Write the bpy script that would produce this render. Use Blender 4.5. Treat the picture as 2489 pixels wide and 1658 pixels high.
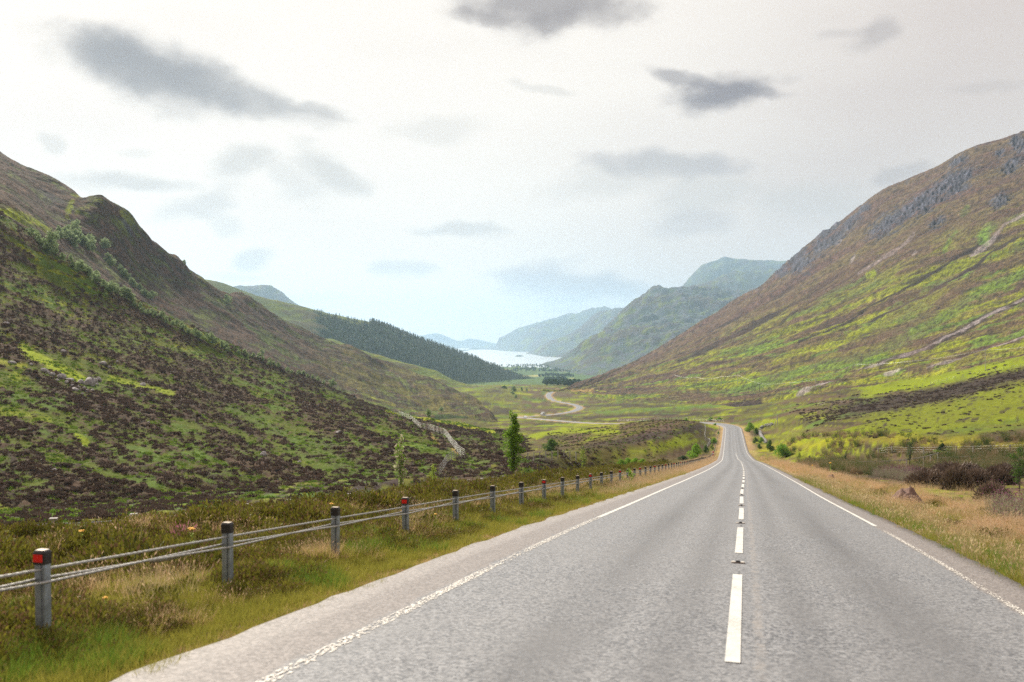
import bpy, math, random
import numpy as np
from mathutils import Vector

for o in list(bpy.data.objects):
    bpy.data.objects.remove(o)
random.seed(7)
RNG = np.random.default_rng(11)
F, CX, HY, ZC = 2100.0, 1244.5, 825.0, 1.55      # focal length, centre column and horizon row of the photograph, eye height
scene = bpy.context.scene
COL = scene.collection

# ------------------------------------------------------------------ camera
cam = bpy.data.cameras.new('camera')
cam_ob = bpy.data.objects.new('camera', cam)
COL.objects.link(cam_ob)
cam.sensor_width = 36.0
cam.lens = 36.0 * F / 2489.0
cam.shift_y = (HY - 829.0) / 2489.0
cam.clip_start, cam.clip_end = 0.1, 90000.0
cam_ob.location = (0, 0, ZC)
cam_ob.rotation_euler = (math.radians(90), 0, 0)
cam.dof.use_dof = True
cam.dof.focus_distance = 70.0
cam.dof.aperture_fstop = 2.2
scene.camera = cam_ob

# ------------------------------------------------------------------ light
SUN_EL, SUN_AZ = math.radians(38), math.radians(-34)    # azimuth from +Y towards +X
sun = bpy.data.lights.new('sun', 'SUN')
sun.energy = 3.9
sun.angle = math.radians(10)
sun.color = (1.0, 0.92, 0.78)
sun_ob = bpy.data.objects.new('sun', sun)
COL.objects.link(sun_ob)
sdir = Vector((math.sin(SUN_AZ) * math.cos(SUN_EL), math.cos(SUN_AZ) * math.cos(SUN_EL), math.sin(SUN_EL)))
sun_ob.rotation_euler = sdir.to_track_quat('Z', 'Y').to_euler()
sun_ob.location = (0, 0, 60)
scene.view_settings.view_transform = 'Standard'
scene.view_settings.look = 'None'
scene.view_settings.gamma = 1.0
scene.view_settings.use_curve_mapping = False
scene.view_settings.exposure = 0.80

scene.render.engine = 'CYCLES'
scene.cycles.volume_bounces = 4
scene.cycles.max_bounces = 10
scene.cycles.use_denoising = False

# ------------------------------------------------------------------ sky
world = bpy.data.worlds.new('World')
scene.world = world
world.use_nodes = True
wn, wl = world.node_tree.nodes, world.node_tree.links
wn.clear()
def N(tree, kind, **kw):
    n = tree.nodes.new(kind)
    for k, v in kw.items():
        if k.startswith('i_'):
            n.inputs[int(k[2:])].default_value = v
        else:
            setattr(n, k, v)
    return n
WT = world.node_tree
out = N(WT, 'ShaderNodeOutputWorld')
bg = N(WT, 'ShaderNodeBackground'); bg.inputs[1].default_value = 0.1
wl.new(bg.outputs[0], out.inputs[0])
skyn = N(WT, 'ShaderNodeTexSky', sky_type='NISHITA', sun_disc=False)
skyn.sun_elevation = SUN_EL
skyn.sun_rotation = SUN_AZ
tc = N(WT, 'ShaderNodeTexCoord')
sep = N(WT, 'ShaderNodeSeparateXYZ'); wl.new(tc.outputs['Generated'], sep.inputs[0])
az = N(WT, 'ShaderNodeMath', operation='ARCTAN2'); wl.new(sep.outputs[0], az.inputs[0]); wl.new(sep.outputs[1], az.inputs[1])
el = N(WT, 'ShaderNodeMath', operation='ARCSINE'); wl.new(sep.outputs[2], el.inputs[0])
ae = N(WT, 'ShaderNodeCombineXYZ'); wl.new(az.outputs[0], ae.inputs[0]); wl.new(el.outputs[0], ae.inputs[1])
def wnoise(scale, detail, rough, xs=1.0, ys=1.0, seed=0.0):
    mp = N(WT, 'ShaderNodeMapping'); mp.inputs['Scale'].default_value = (xs, ys, 1); mp.inputs['Location'].default_value = (seed, seed * 1.7, seed)
    wl.new(ae.outputs[0], mp.inputs[0])
    n = N(WT, 'ShaderNodeTexNoise'); n.inputs['Scale'].default_value = scale; n.inputs['Detail'].default_value = detail; n.inputs['Roughness'].default_value = rough
    wl.new(mp.outputs[0], n.inputs['Vector'])
    return n
dn = wnoise(11, 5, 0.55, 1, 1.5)
d1 = N(WT, 'ShaderNodeVectorMath', operation='SUBTRACT'); d1.inputs[1].default_value = (0.5, 0.5, 0.5); wl.new(dn.outputs['Color'], d1.inputs[0])
d2 = N(WT, 'ShaderNodeVectorMath', operation='MULTIPLY'); d2.inputs[1].default_value = (0.085, 0.040, 0.0); wl.new(d1.outputs[0], d2.inputs[0])
aed = N(WT, 'ShaderNodeVectorMath', operation='ADD'); wl.new(ae.outputs[0], aed.inputs[0]); wl.new(d2.outputs[0], aed.inputs[1])
def mixc(fac, a, b):
    m = N(WT, 'ShaderNodeMix', data_type='RGBA')
    for sck, v in ((m.inputs[0], fac), (m.inputs[6], a), (m.inputs[7], b)):
        if hasattr(v, 'links') or isinstance(v, bpy.types.NodeSocket): wl.new(v, sck)
        else: sck.default_value = v
    return m.outputs[2]
def col10(r, g, b, k=1.0):
    return (r * 10 * k, g * 10 * k, b * 10 * k, 1)
SKYK = 0.58          # radiance of the bright cloud veil
veil = col10(1.08, 0.985, 0.865, SKYK)
veil_r = col10(0.74, 0.62, 0.54, SKYK)
# the veil grows thinner away from the sun
dotn = N(WT, 'ShaderNodeVectorMath', operation='DOT_PRODUCT'); wl.new(tc.outputs['Generated'], dotn.inputs[0]); dotn.inputs[1].default_value = sdir
mr = N(WT, 'ShaderNodeMapRange', interpolation_type='SMOOTHSTEP'); mr.inputs[1].default_value = 0.80; mr.inputs[2].default_value = 0.50; wl.new(dotn.outputs['Value'], mr.inputs[0])
vb = wnoise(5, 5, 0.5, 1, 3, 3.1)
vm = N(WT, 'ShaderNodeMath', operation='MULTIPLY_ADD'); vm.inputs[1].default_value = 0.50; vm.inputs[2].default_value = -0.22; wl.new(vb.outputs[0], vm.inputs[0])
va = N(WT, 'ShaderNodeMath', operation='ADD', use_clamp=True); wl.new(mr.outputs[0], va.inputs[0]); wl.new(vm.outputs[0], va.inputs[1])
c = mixc(va.outputs[0], veil, veil_r)
# lower sky a touch greyer
mrl = N(WT, 'ShaderNodeMapRange', interpolation_type='SMOOTHSTEP'); mrl.inputs[1].default_value = 0.14; mrl.inputs[2].default_value = -0.02; mrl.inputs[4].default_value = 0.5; wl.new(el.outputs[0], mrl.inputs[0])
c = mixc(mrl.outputs[0], c, col10(1.28, 1.02, 0.80, SKYK))
c = mixc(0.94, skyn.outputs[0], c)
CLOUDS = [  # column, row, half width, half height, tilt (deg), strength, colour
    (250, 130, 120, 48, -6, .62, 0), (370, 168, 170, 58, -14, .80, 0), (560, 225, 210, 34, -12, .62, 0), (740, 258, 110, 14, -10, .4, 0),
    (1300, 10, 175, 55, -4, .85, 1), (1450, 35, 110, 30, 8, .5, 1), (1180, 38, 70, 16, -5, .6, 1), (1350, 62, 60, 22, 0, .6, 1),
    (1775, 222, 125, 30, 5, .95, 2), (1640, 182, 75, 15, -14, .65, 2), (1880, 222, 60, 12, -8, .5, 2),
    (2130, 85, 62, 24, 25, .45, 3), (2060, 78, 60, 12, 0, .25, 3), (2400, 215, 80, 12, 0, .2, 3),
    (570, 405, 70, 34, 20, .33, 4), (800, 412, 85, 34, -24, .36, 4), (720, 440, 100, 34, -18, .22, 4),
    (315, 436, 135, 17, 0, .36, 4), (500, 490, 80, 26, 25, .30, 4), (545, 545, 40, 26, 0, .2, 4), (625, 622, 46, 22, 8, .36, 4), (590, 668, 60, 10, 0, .18, 4),
    (975, 660, 72, 17, -4, .34, 4), (1640, 398, 165, 26, -5, .50, 5), (1500, 430, 180, 34, 10, .22, 4), (1740, 470, 130, 40, 5, .26, 4), (1690, 545, 95, 26, 0, .28, 5), (1950, 500, 140, 40, 0, .24, 4),
    (1350, 690, 170, 30, -3, .48, 5), (1480, 706, 90, 20, 0, .48, 5), (1310, 655, 80, 20, 10, .26, 5), (1370, 740, 45, 14, 0, .24, 5), (1130, 562, 110, 13, -3, .34, 4), (1070, 310, 120, 26, 0, .17, 4),
    (1330, 212, 70, 9, -4, .2, 4), (108, 340, 26, 15, 0, .24, 4), (350, 365, 40, 9, 0, .14, 4), (2200, 428, 52, 16, 5, .42, 3), (1360, 625, 50, 9, 0, .15, 4), (760, 720, 90, 9, 0, .12, 4),
]
CC = [col10(.31, .285, .285, SKYK), col10(.32, .265, .255, SKYK), col10(.245, .20, .21, SKYK), col10(.44, .375, .355, SKYK), col10(.60, .565, .52, SKYK), col10(.53, .48, .47, SKYK)]
fine = wnoise(17, 5, 0.52, 1, 1.7, 5.2)
for (px, py, rw, rh, tilt, st, ci) in CLOUDS:
    st = min(1.0, st*(1.7 if ci >= 4 else 1.25 if ci == 3 else 1.0))
    a0 = math.atan((px - CX) / F); e0 = math.atan((HY - py) / F * math.cos(a0))
    mp = N(WT, 'ShaderNodeMapping', vector_type='TEXTURE')
    mp.inputs['Location'].default_value = (a0, e0, 0)
    mp.inputs['Rotation'].default_value = (0, 0, math.radians(tilt))
    mp.inputs['Scale'].default_value = (rw * 1.45 / F, rh * 1.6 / F, 1)
    wl.new(aed.outputs[0], mp.inputs[0])
    ln = N(WT, 'ShaderNodeVectorMath', operation='LENGTH'); wl.new(mp.outputs[0], ln.inputs[0])
    ad = N(WT, 'ShaderNodeMath', operation='MULTIPLY_ADD'); ad.inputs[1].default_value = 1.1 if ci else .65; wl.new(fine.outputs[0], ad.inputs[0]); wl.new(ln.outputs['Value'], ad.inputs[2])
    m2 = N(WT, 'ShaderNodeMapRange', interpolation_type='SMOOTHSTEP'); m2.inputs[1].default_value = 1.60 if ci else 1.28; m2.inputs[2].default_value = 0.80 if ci else .55; m2.inputs[4].default_value = st
    wl.new(ad.outputs[0], m2.inputs[0])
    c = mixc(m2.outputs[0], c, CC[ci])
# broken cloud carries on outside the picture
wl.new(c, bg.inputs[0])

# ------------------------------------------------------------------ helpers
def pchip_slopes(t, y):
    h = np.diff(t)[:, None]; d = np.diff(y, axis=0) / h
    m = np.zeros_like(y)
    w1 = 2 * h[1:] + h[:-1]; w2 = h[1:] + 2 * h[:-1]
    with np.errstate(divide='ignore', invalid='ignore'):
        mm = (w1 + w2) / (w1 / d[:-1] + w2 / d[1:])
    m[1:-1] = np.where(d[:-1] * d[1:] > 0, mm, 0)
    m[0], m[-1] = d[0], d[-1]
    return m
def pchip(t, y, q):
    """monotone cubic through (t, y); y may be (K,) or (K, M)."""
    t = np.asarray(t, float); y = np.asarray(y, float); q = np.asarray(q, float)
    one = y.ndim == 1
    if one: y = y[:, None]
    if len(t) == 2:
        r = y[0] + (y[1] - y[0]) * ((q - t[0]) / (t[1] - t[0]))[:, None]
        return r[:, 0] if one else r
    m = pchip_slopes(t, y)
    i = np.clip(np.searchsorted(t, q) - 1, 0, len(t) - 2)
    h = (t[i + 1] - t[i])[:, None]; u = np.clip((q - t[i])[:, None] / h, 0, 1)
    r = (2*u**3 - 3*u**2 + 1) * y[i] + (u**3 - 2*u**2 + u) * h * m[i] + (-2*u**3 + 3*u**2) * y[i+1] + (u**3 - u**2) * h * m[i+1]
    return r[:, 0] if one else r
def _hash(i, j, s):
    n = (i.astype(np.int64) * 374761393 + j.astype(np.int64) * 668265263 + s * 982451653) & 0x7fffffff
    n = ((n ^ (n >> 13)) * 1274126177) & 0x7fffffff
    return (n ^ (n >> 16)) & 0xffff
def perlin(x, y, s=0):
    x = np.asarray(x, float); y = np.asarray(y, float)
    xi = np.floor(x); yi = np.floor(y); fx = x - xi; fy = y - yi
    u = fx*fx*fx*(fx*(fx*6-15)+10); v = fy*fy*fy*(fy*(fy*6-15)+10)
    def g(a, b):
        an = _hash(xi + a, yi + b, s) * (2*math.pi/65536)
        return np.cos(an) * (fx - a) + np.sin(an) * (fy - b)
    n0 = g(0, 0) * (1-u) + g(1, 0) * u
    n1 = g(0, 1) * (1-u) + g(1, 1) * u
    return (n0 * (1-v) + n1 * v) * 1.5
def fbm(x, y, o=4, s=0, gain=.5):
    r = 0; a = 1; tot = 0
    for k in range(o):
        r = r + a * perlin(x * 2**k + 17.3*k, y * 2**k - 9.1*k, s + k); tot += a; a *= gain
    return r / tot
def sstep(a, b, x):
    t = np.clip((x - a) / (b - a), 0, 1); return t * t * (3 - 2*t)
def lerp(a, b, t): return a + (b - a) * t
def cmix(c, col, m):
    return c * (1 - m[..., None]) + np.asarray(col) * m[..., None]
def seg_dist(P, Q, line):
    d = np.full(P.shape, 1e9)
    for (x0, y0), (x1, y1) in zip(line[:-1], line[1:]):
        vx, vy = x1-x0, y1-y0; L = vx*vx+vy*vy
        t = np.clip(((P-x0)*vx + (Q-y0)*vy) / L, 0, 1)
        d = np.minimum(d, np.hypot(P-x0-t*vx, Q-y0-t*vy))
    return d

def tag(o, label=None, cat=None, group=None, kind=None):
    if label: o['label'] = label
    if cat: o['category'] = cat
    if group: o['group'] = group
    if kind: o['kind'] = kind
    return o
def link(name, me, parent=None, mats=()):
    o = bpy.data.objects.new(name, me)
    for m in mats:
        if me is not None and len(me.materials) < len(mats): me.materials.append(m)
    COL.objects.link(o)
    if parent is not None: o.parent = parent
    return o
def empty(name, loc, label, cat, group=None):
    o = bpy.data.objects.new(name, None); COL.objects.link(o); o.location = loc
    o.empty_display_size = .3
    return tag(o, label, cat, group)
def np_mesh(name, V, quads, col=None, uv=None, smooth=True, tris=False):
    me = bpy.data.meshes.new(name)
    V = np.asarray(V, np.float32); Q = np.asarray(quads, np.int32); k = Q.shape[1]
    me.vertices.add(len(V)); me.vertices.foreach_set('co', V.ravel())
    me.loops.add(Q.size); me.loops.foreach_set('vertex_index', Q.ravel())
    me.polygons.add(len(Q)); me.polygons.foreach_set('loop_start', np.arange(0, Q.size, k, dtype=np.int32))
    if smooth: me.polygons.foreach_set('use_smooth', np.ones(len(Q), bool))
    me.update(calc_edges=True)
    if col is not None:
        a = me.attributes.new('Col', 'FLOAT_COLOR', 'POINT')
        lum = col.reshape(-1, 3).mean(1, keepdims=True); cs = np.clip(lum + (col.reshape(-1, 3) - lum)*1.22, .004, 1)
        cc = np.ones((len(V), 4), np.float32); cc[:, :3] = cs
        a.data.foreach_set('color', cc.ravel())
    if uv is not None:
        a = me.attributes.new('lat', 'FLOAT_VECTOR', 'POINT')
        cc = np.zeros((len(V), 3), np.float32); cc[:, :2] = uv.reshape(-1, 2)
        a.data.foreach_set('vector', cc.ravel())
    me.validate()
    return me
def grid_quads(nv, nu):
    i = np.arange(nv-1)[:, None] * nu + np.arange(nu-1)[None, :]
    return np.stack([i, i+1, i+nu+1, i+nu], -1).reshape(-1, 4)
class MB:
    """collects simple shapes into one mesh"""
    def __init__(s): s.v = []; s.f = []
    def add(s, v, f):
        b = len(s.v); s.v += [tuple(p) for p in v]; s.f += [tuple(i + b for i in q) for q in f]; return s
    def box(s, c, d, rz=0.0, taper=1.0):
        cx, cy, cz = c; x, y, z = d[0]/2, d[1]/2, d[2]/2; ca, sa = math.cos(rz), math.sin(rz)
        v = []
        for k, t in ((-1, 1.0), (1, taper)):
            for a, b in ((-1,-1),(1,-1),(1,1),(-1,1)):
                px, py = a*x*t, b*y*t
                v.append((cx + px*ca - py*sa, cy + px*sa + py*ca, cz + k*z))
        return s.add(v, [(3,2,1,0),(4,5,6,7),(0,1,5,4),(1,2,6,5),(2,3,7,6),(3,0,4,7)])
    def tube(s, pts, rad, n=6, cap=True):
        pts = [Vector(p) for p in pts]
        if not hasattr(rad, '__len__'): rad = [rad]*len(pts)
        rings = []
        for i, p in enumerate(pts):
            t = (pts[min(i+1, len(pts)-1)] - pts[max(i-1, 0)]).normalized()
            up = Vector((0,0,1)) if abs(t.z) < .95 else Vector((1,0,0))
            a = t.cross(up).normalized(); b = t.cross(a).normalized()
            rings.append([p + (a*math.cos(2*math.pi*k/n) + b*math.sin(2*math.pi*k/n))*rad[i] for k in range(n)])
        v = [q for r in rings for q in r]; f = []
        for i in range(len(rings)-1):
            for k in range(n):
                f.append((i*n+k, i*n+(k+1) % n, (i+1)*n+(k+1) % n, (i+1)*n+k))
        if cap: f.append(tuple(range(n-1, -1, -1))); f.append(tuple((len(rings)-1)*n+k for k in range(n)))
        return s.add(v, f)
    def prism(s, prof, z0, z1, off=(0, 0)):
        n = len(prof); v = [(x+off[0], y+off[1], z0) for x, y in prof] + [(x+off[0], y+off[1], z1) for x, y in prof]
        f = [tuple(range(n-1, -1, -1)), tuple(range(n, 2*n))] + [(i, (i+1) % n, n+(i+1) % n, n+i) for i in range(n)]
        return s.add(v, f)
    def mesh(s, name, smooth=False):
        me = bpy.data.meshes.new(name); me.from_pydata(s.v, [], s.f); me.update()
        if smooth: me.polygons.foreach_set('use_smooth', np.ones(len(me.polygons), bool))
        return me
    def build(s, name, mat, parent=None, smooth=False):
        return link(name, s.mesh(name, smooth), parent, [mat])

# ------------------------------------------------------------------ materials
def new_mat(name):
    m = bpy.data.materials.new(name); m.use_nodes = True
    t = m.node_tree; b = t.nodes['Principled BSDF']
    return m, t, b
def simple(name, col, rough=.7, metal=0.0, noise=0.25, nscale=8.0, trans=0.0, spec=None, bump=0.0):
    m, t, b = new_mat(name)
    b.inputs['Roughness'].default_value = rough; b.inputs['Metallic'].default_value = metal
    if spec is not None: b.inputs['Specular IOR Level'].default_value = spec
    tcn = N(t, 'ShaderNodeTexCoord')
    nz = N(t, 'ShaderNodeTexNoise'); nz.inputs['Scale'].default_value = nscale; nz.inputs['Detail'].default_value = 5
    t.links.new(tcn.outputs['Object'], nz.inputs['Vector'])
    r = N(t, 'ShaderNodeMapRange'); r.inputs[1].default_value = .3; r.inputs[2].default_value = .7; r.inputs[3].default_value = 1-noise; r.inputs[4].default_value = 1+noise
    t.links.new(nz.outputs[0], r.inputs[0])
    mx = N(t, 'ShaderNodeVectorMath', operation='SCALE'); mx.inputs[0].default_value = col; t.links.new(r.outputs[0], mx.inputs['Scale'])
    t.links.new(mx.outputs[0], b.inputs['Base Color'])
    if bump:
        bp = N(t, 'ShaderNodeBump'); bp.inputs['Strength'].default_value = bump; bp.inputs['Distance'].default_value = .02
        t.links.new(nz.outputs[0], bp.inputs['Height']); t.links.new(bp.outputs[0], b.inputs['Normal'])
    return m
def leafy(name, ca, cb, trans=.35, rough=.6, sat=0.0):
    """foliage: colour varies from plant to plant, light comes through"""
    m, t, b = new_mat(name)
    oi = N(t, 'ShaderNodeObjectInfo')
    geo = N(t, 'ShaderNodeNewGeometry')
    ad = N(t, 'ShaderNodeMath', operation='ADD'); t.links.new(oi.outputs['Random'], ad.inputs[0]); t.links.new(geo.outputs['Random Per Island'], ad.inputs[1])
    hf = N(t, 'ShaderNodeMath', operation='MULTIPLY'); hf.inputs[1].default_value = .5; t.links.new(ad.outputs[0], hf.inputs[0])
    mx = N(t, 'ShaderNodeMix', data_type='RGBA'); mx.inputs[6].default_value = (*ca, 1); mx.inputs[7].default_value = (*cb, 1)
    t.links.new(hf.outputs[0], mx.inputs[0])
    t.links.new(mx.outputs[2], b.inputs['Base Color'])
    b.inputs['Roughness'].default_value = rough; b.inputs['Specular IOR Level'].default_value = .25
    tr = N(t, 'ShaderNodeBsdfTranslucent'); t.links.new(mx.outputs[2], tr.inputs[0])
    ms = N(t, 'ShaderNodeMixShader'); ms.inputs[0].default_value = trans
    t.links.new(b.outputs[0], ms.inputs[1]); t.links.new(tr.outputs[0], ms.inputs[2])
    t.links.new(ms.outputs[0], t.nodes['Material Output'].inputs['Surface'])
    return m
def terrain_mat(name, s1=1.2, s2=9.0, amp=.35, bump=.6, dist=.25):
    m, t, b = new_mat(name)
    at = N(t, 'ShaderNodeAttribute', attribute_name='Col')
    geo = N(t, 'ShaderNodeNewGeometry')
    n1 = N(t, 'ShaderNodeTexNoise'); n1.inputs['Scale'].default_value = s1; n1.inputs['Detail'].default_value = 7; n1.inputs['Roughness'].default_value = .72
    n2 = N(t, 'ShaderNodeTexNoise'); n2.inputs['Scale'].default_value = s2; n2.inputs['Detail'].default_value = 3
    t.links.new(geo.outputs['Position'], n1.inputs['Vector']); t.links.new(geo.outputs['Position'], n2.inputs['Vector'])
    sm = N(t, 'ShaderNodeMath', operation='ADD'); t.links.new(n1.outputs[0], sm.inputs[0]); t.links.new(n2.outputs[0], sm.inputs[1])
    r = N(t, 'ShaderNodeMapRange'); r.inputs[1].default_value = .7; r.inputs[2].default_value = 1.3; r.inputs[3].default_value = 1-amp; r.inputs[4].default_value = 1+amp
    t.links.new(sm.outputs[0], r.inputs[0])
    mx = N(t, 'ShaderNodeVectorMath', operation='SCALE'); t.links.new(at.outputs['Color'], mx.inputs[0]); t.links.new(r.outputs[0], mx.inputs['Scale'])
    t.links.new(mx.outputs[0], b.inputs['Base Color'])
    b.inputs['Roughness'].default_value = .95; b.inputs['Specular IOR Level'].default_value = .1
    bp = N(t, 'ShaderNodeBump'); bp.inputs['Strength'].default_value = bump; bp.inputs['Distance'].default_value = dist
    t.links.new(sm.outputs[0], bp.inputs['Height']); t.links.new(bp.outputs[0], b.inputs['Normal'])
    return m
# base colours of the land
HEATH = np.array([.040, .029, .027]); HEATH2 = np.array([.092, .060, .050]); OLIVE = np.array([.105, .105, .030]); MOSS = np.array([.175, .215, .026])
BRACK = np.array([.095, .150, .034]); YEL = np.array([.265, .285, .048]); TAN = np.array([.42, .29, .13]); SCREE = np.array([.27, .235, .235]); CRAG = np.array([.095, .098, .125]); DARKG = np.array([.030, .055, .015])
PINK = np.array([.42, .30, .18])
# ------------------------------------------------------------------ the road's line
RP = [(0, 0.0), (6, -.69), (10, -1.15), (15, -1.78), (20, -2.45), (30, -3.79), (43, -5.51), (76, -9.85), (130, -16.8), (165, -21.2), (220, -26.6), (305, -31.1)]
pts = [(-40*.27-.09, -40.0, 3.8), (-20*.27-.09, -20.0, 2.1)]
pxs = {30: 1803, 43: 1807, 76: 1807, 130: 1800, 165: 1793, 220: 1787, 305: 1783}
for Y, z in RP:
    x = (pxs[Y] - CX) / F * Y if Y in pxs else .27 * Y - .09
    pts.append((x, Y, z))
for px, py, Y in [(1779, 1038, 340), (1757, 1031.5, 366), (1715, 1027, 384), (1660, 1026, 397), (1605, 1028, 412), (1548, 1029.5, 432), (1435, 1028, 490), (1349, 1021.5, 565),
                  (1300, 1017.3, 622), (1272, 1015, 652), (1258, 1013.8, 672), (1270, 1012.8, 690), (1321, 1010, 722), (1378, 1003, 782), (1402, 996.5, 836), (1409, 990, 890), (1394, 983, 945), (1349, 974.5, 1020), (1336, 966, 1085), (1334, 959, 1150), (1345, 951, 1240), (1370, 946.5, 1320), (1410, 944, 1380)]:
    pts.append(((px - CX) / F * Y, Y, ZC - (py - HY) / F * Y))
pts = np.array(pts)
ch = np.concatenate([[0], np.cumsum(np.hypot(*np.diff(pts[:, :2], axis=0).T))])
def catmull(t, P, q):
    n = len(t); m = np.zeros_like(P)
    m[1:-1] = (P[2:] - P[:-2]) / (t[2:] - t[:-2])[:, None]; m[0] = (P[1]-P[0])/(t[1]-t[0]); m[-1] = (P[-1]-P[-2])/(t[-1]-t[-2])
    i = np.clip(np.searchsorted(t, q) - 1, 0, n-2); h = (t[i+1]-t[i])[:, None]; u = (q - t[i])[:, None] / h
    return (2*u**3-3*u**2+1)*P[i] + (u**3-2*u**2+u)*h*m[i] + (-2*u**3+3*u**2)*P[i+1] + (u**3-u**2)*h*m[i+1]
dense = catmull(ch, pts, np.arange(0, ch[-1], .5))
sl = np.concatenate([[0], np.cumsum(np.hypot(*np.diff(dense[:, :2], axis=0).T))])
SS = np.arange(0, sl[-1], 1.0)
RX, RY, RZ = (np.interp(SS, sl, dense[:, k]) for k in range(3))
k5 = np.ones(5)/5
RZ[2:-2] = np.convolve(RZ, k5, 'valid')
S0 = float(np.interp(0.0, RY[:60], SS[:60]))         # arc length beside the camera
TX, TY = np.gradient(RX), np.gradient(RY); tn = np.hypot(TX, TY); TX /= tn; TY /= tn
def road_at(s, d):
    """point on the road plane at arc length s (from the camera) and offset d (right +)"""
    s = np.asarray(s, float) + S0
    x, y, z, tx, ty = (np.interp(s, SS, a) for a in (RX, RY, RZ, TX, TY))
    return x + ty*d, y - tx*d, z
def to_road(x, y):
    x = np.asarray(x, float).ravel(); y = np.asarray(y, float).ravel()
    s = np.empty_like(x); d = np.empty_like(x)
    px, py = RX[::3], RY[::3]
    for a in range(0, len(x), 40000):
        b = slice(a, a+40000)
        D = (x[b, None]-px)**2 + (y[b, None]-py)**2
        i = D.argmin(1)*3
        dx, dy = x[b]-RX[i], y[b]-RY[i]
        s[b] = SS[i] + dx*TX[i] + dy*TY[i]
        j = np.clip(np.round(s[b]).astype(int), 0, len(SS)-1)
        dx, dy = x[b]-RX[j], y[b]-RY[j]
        d[b] = dx*TY[j] - dy*TX[j]
        r = np.hypot(dx, dy)
        d[b] = np.where(np.abs(d[b]) < r*.6, np.sign(d[b]+1e-9)*r, d[b])
    return s - S0, d
L_EDGE, R_EDGE = -3.70, 3.25

# ------------------------------------------------------------------ lie of the land
CTRL = [  # column, row, distance
 (2489,1112,80),(2489,1060,115),(2489,1000,165),(2489,950,225),(2489,900,320),(2489,868,400),(2489,872,520),(2489,880,800),
 (2250,1115,80),(2250,1076,112),(2250,1045,150),(2250,1010,200),(2250,980,260),(2250,950,340),(2250,925,420),(2250,925,560),(2250,930,900),
 (2000,1128,75),(2000,1095,112),(2000,1060,175),(2000,1030,240),(2000,1000,310),(2000,970,400),(2000,958,500),(2000,958,900),
 (1850,1115,140),(1850,1080,215),(1850,1050,290),(1850,1020,360),(1850,1000,440),(1850,985,540),(1850,980,800),
 (3100,1080,70),(3100,1000,115),(3100,900,190),(3100,800,280),(3100,800,500),(3700,1000,80),(3700,850,180),(3700,760,300),
 (1750,1031,366),(1750,1020,420),(1750,1008,490),(1750,996,580),(1750,985,680),(1750,970,820),(1750,955,1100),
 (1550,1020,500),(1550,1008,590),(1550,995,700),(1550,975,880),(1550,955,1100),
 (1440,1015,600),(1440,1000,760),(1440,985,930),(1440,965,1100),
 (1280,1017,640),(1280,1002,760),(1280,985,890),(1280,970,1020),(1280,953,1180),(1280,939,1400),(1280,936,1600),(1280,936,2000),(1280,925,2450),(1280,917.5,3000),(1280,904,3700),(1280,891,4500),(1280,885,5400),
 (1500,920,2800),(1500,905,3600),(1500,893,4600),(1500,884,5600),(1800,920,2800),(1800,905,3600),(1800,887,5400),(900,936,2000),(900,917,3000),(900,892,4500),(900,884,5600),(3500,890,2500),(3500,880,5400),(-500,920,2800),(-500,884,5600),
 (1150,1028,560),(1150,1005,700),(1150,975,900),(1150,955,1100),(1150,944,1350),(1150,938,1600),
 (1000,1070,350),(1000,1030,550),(1000,985,850),(1000,950,1200),
 (500,1175,140),(500,1120,250),(500,1060,450),(500,1000,900),(0,1240,100),(0,1190,200),(0,1100,400),(0,1000,900),(-900,1240,100),(-900,1150,250),(-900,1000,700),(-900,930,1500),
 (1250,1165,90),(1250,1120,150),(1250,1085,230),(1250,1058,330),(1250,1042,430),(1250,1028,540),
 (1350,1145,90),(1350,1122,115),(1350,1108,140),(1350,1090,185),(1350,1068,260),(1350,1052,340),(1350,1040,430),(1350,1028,520),
 (1450,1132,90),(1450,1108,120),(1450,1084,165),(1450,1064,215),(1450,1048,265),(1450,1041,305),(1450,1038,380),
 (1550,1128,90),(1550,1100,125),(1550,1073,170),(1550,1050,220),(1550,1036,265),(1550,1027,310),(1550,1031,365),
 (1640,1124,85),(1640,1096,120),(1640,1068,165),(1640,1045,215),(1640,1029,265),(1640,1021,318),(1640,1026,372),
 (1700,1113,115),(1700,1088,155),(1700,1058,215),(1700,1038,280),(1700,1026,350),
]
CTRL = np.array(CTRL, float)
def _k(px, Y): return (px - CX)/700.0, np.log(Y)*1.15
cu, cv = _k(CTRL[:, 0], CTRL[:, 2]); ce = (CTRL[:, 1]-HY)/100
def _phi(r2): return .5 * r2 * np.log(r2 + 1e-12)
nC = len(CTRL)
A = _phi((cu[:, None]-cu)**2 + (cv[:, None]-cv)**2) + np.eye(nC)*2e-4
Pm = np.stack([np.ones(nC), cu, cv], 1)
M = np.block([[A, Pm], [Pm.T, np.zeros((3, 3))]])
W = np.linalg.solve(M, np.concatenate([ce, np.zeros(3)]))
def tps(px, Y):
    u, v = _k(px, Y); u = u.ravel(); v = v.ravel(); r = np.empty_like(u)
    for a in range(0, len(u), 50000):
        b = slice(a, a+50000)
        r[b] = _phi((u[b, None]-cu)**2 + (v[b, None]-cv)**2) @ W[:nC] + W[nC] + W[nC+1]*u[b] + W[nC+2]*v[b]
    return r*100 + HY
LPROF = ([-90, -60, -34, -25, -19, -17, -14.5, -11, -8, -6.2, -5.1, -4.3, -3.7, 0], [-28, -23, -15, -9.5, -4.2, -1.7, -.95, -.50, -.30, -.18, -.05, -.10, -.04, -.02])
RPROF = ([0, 3.25, 3.9, 5, 8, 12, 20, 60], [-.02, -.04, -.10, -.12, -.28, -.32, -.35, -.8])
def heather_patch(x, y): return fbm(x/3.1, y/3.1, 3, 41)
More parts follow.
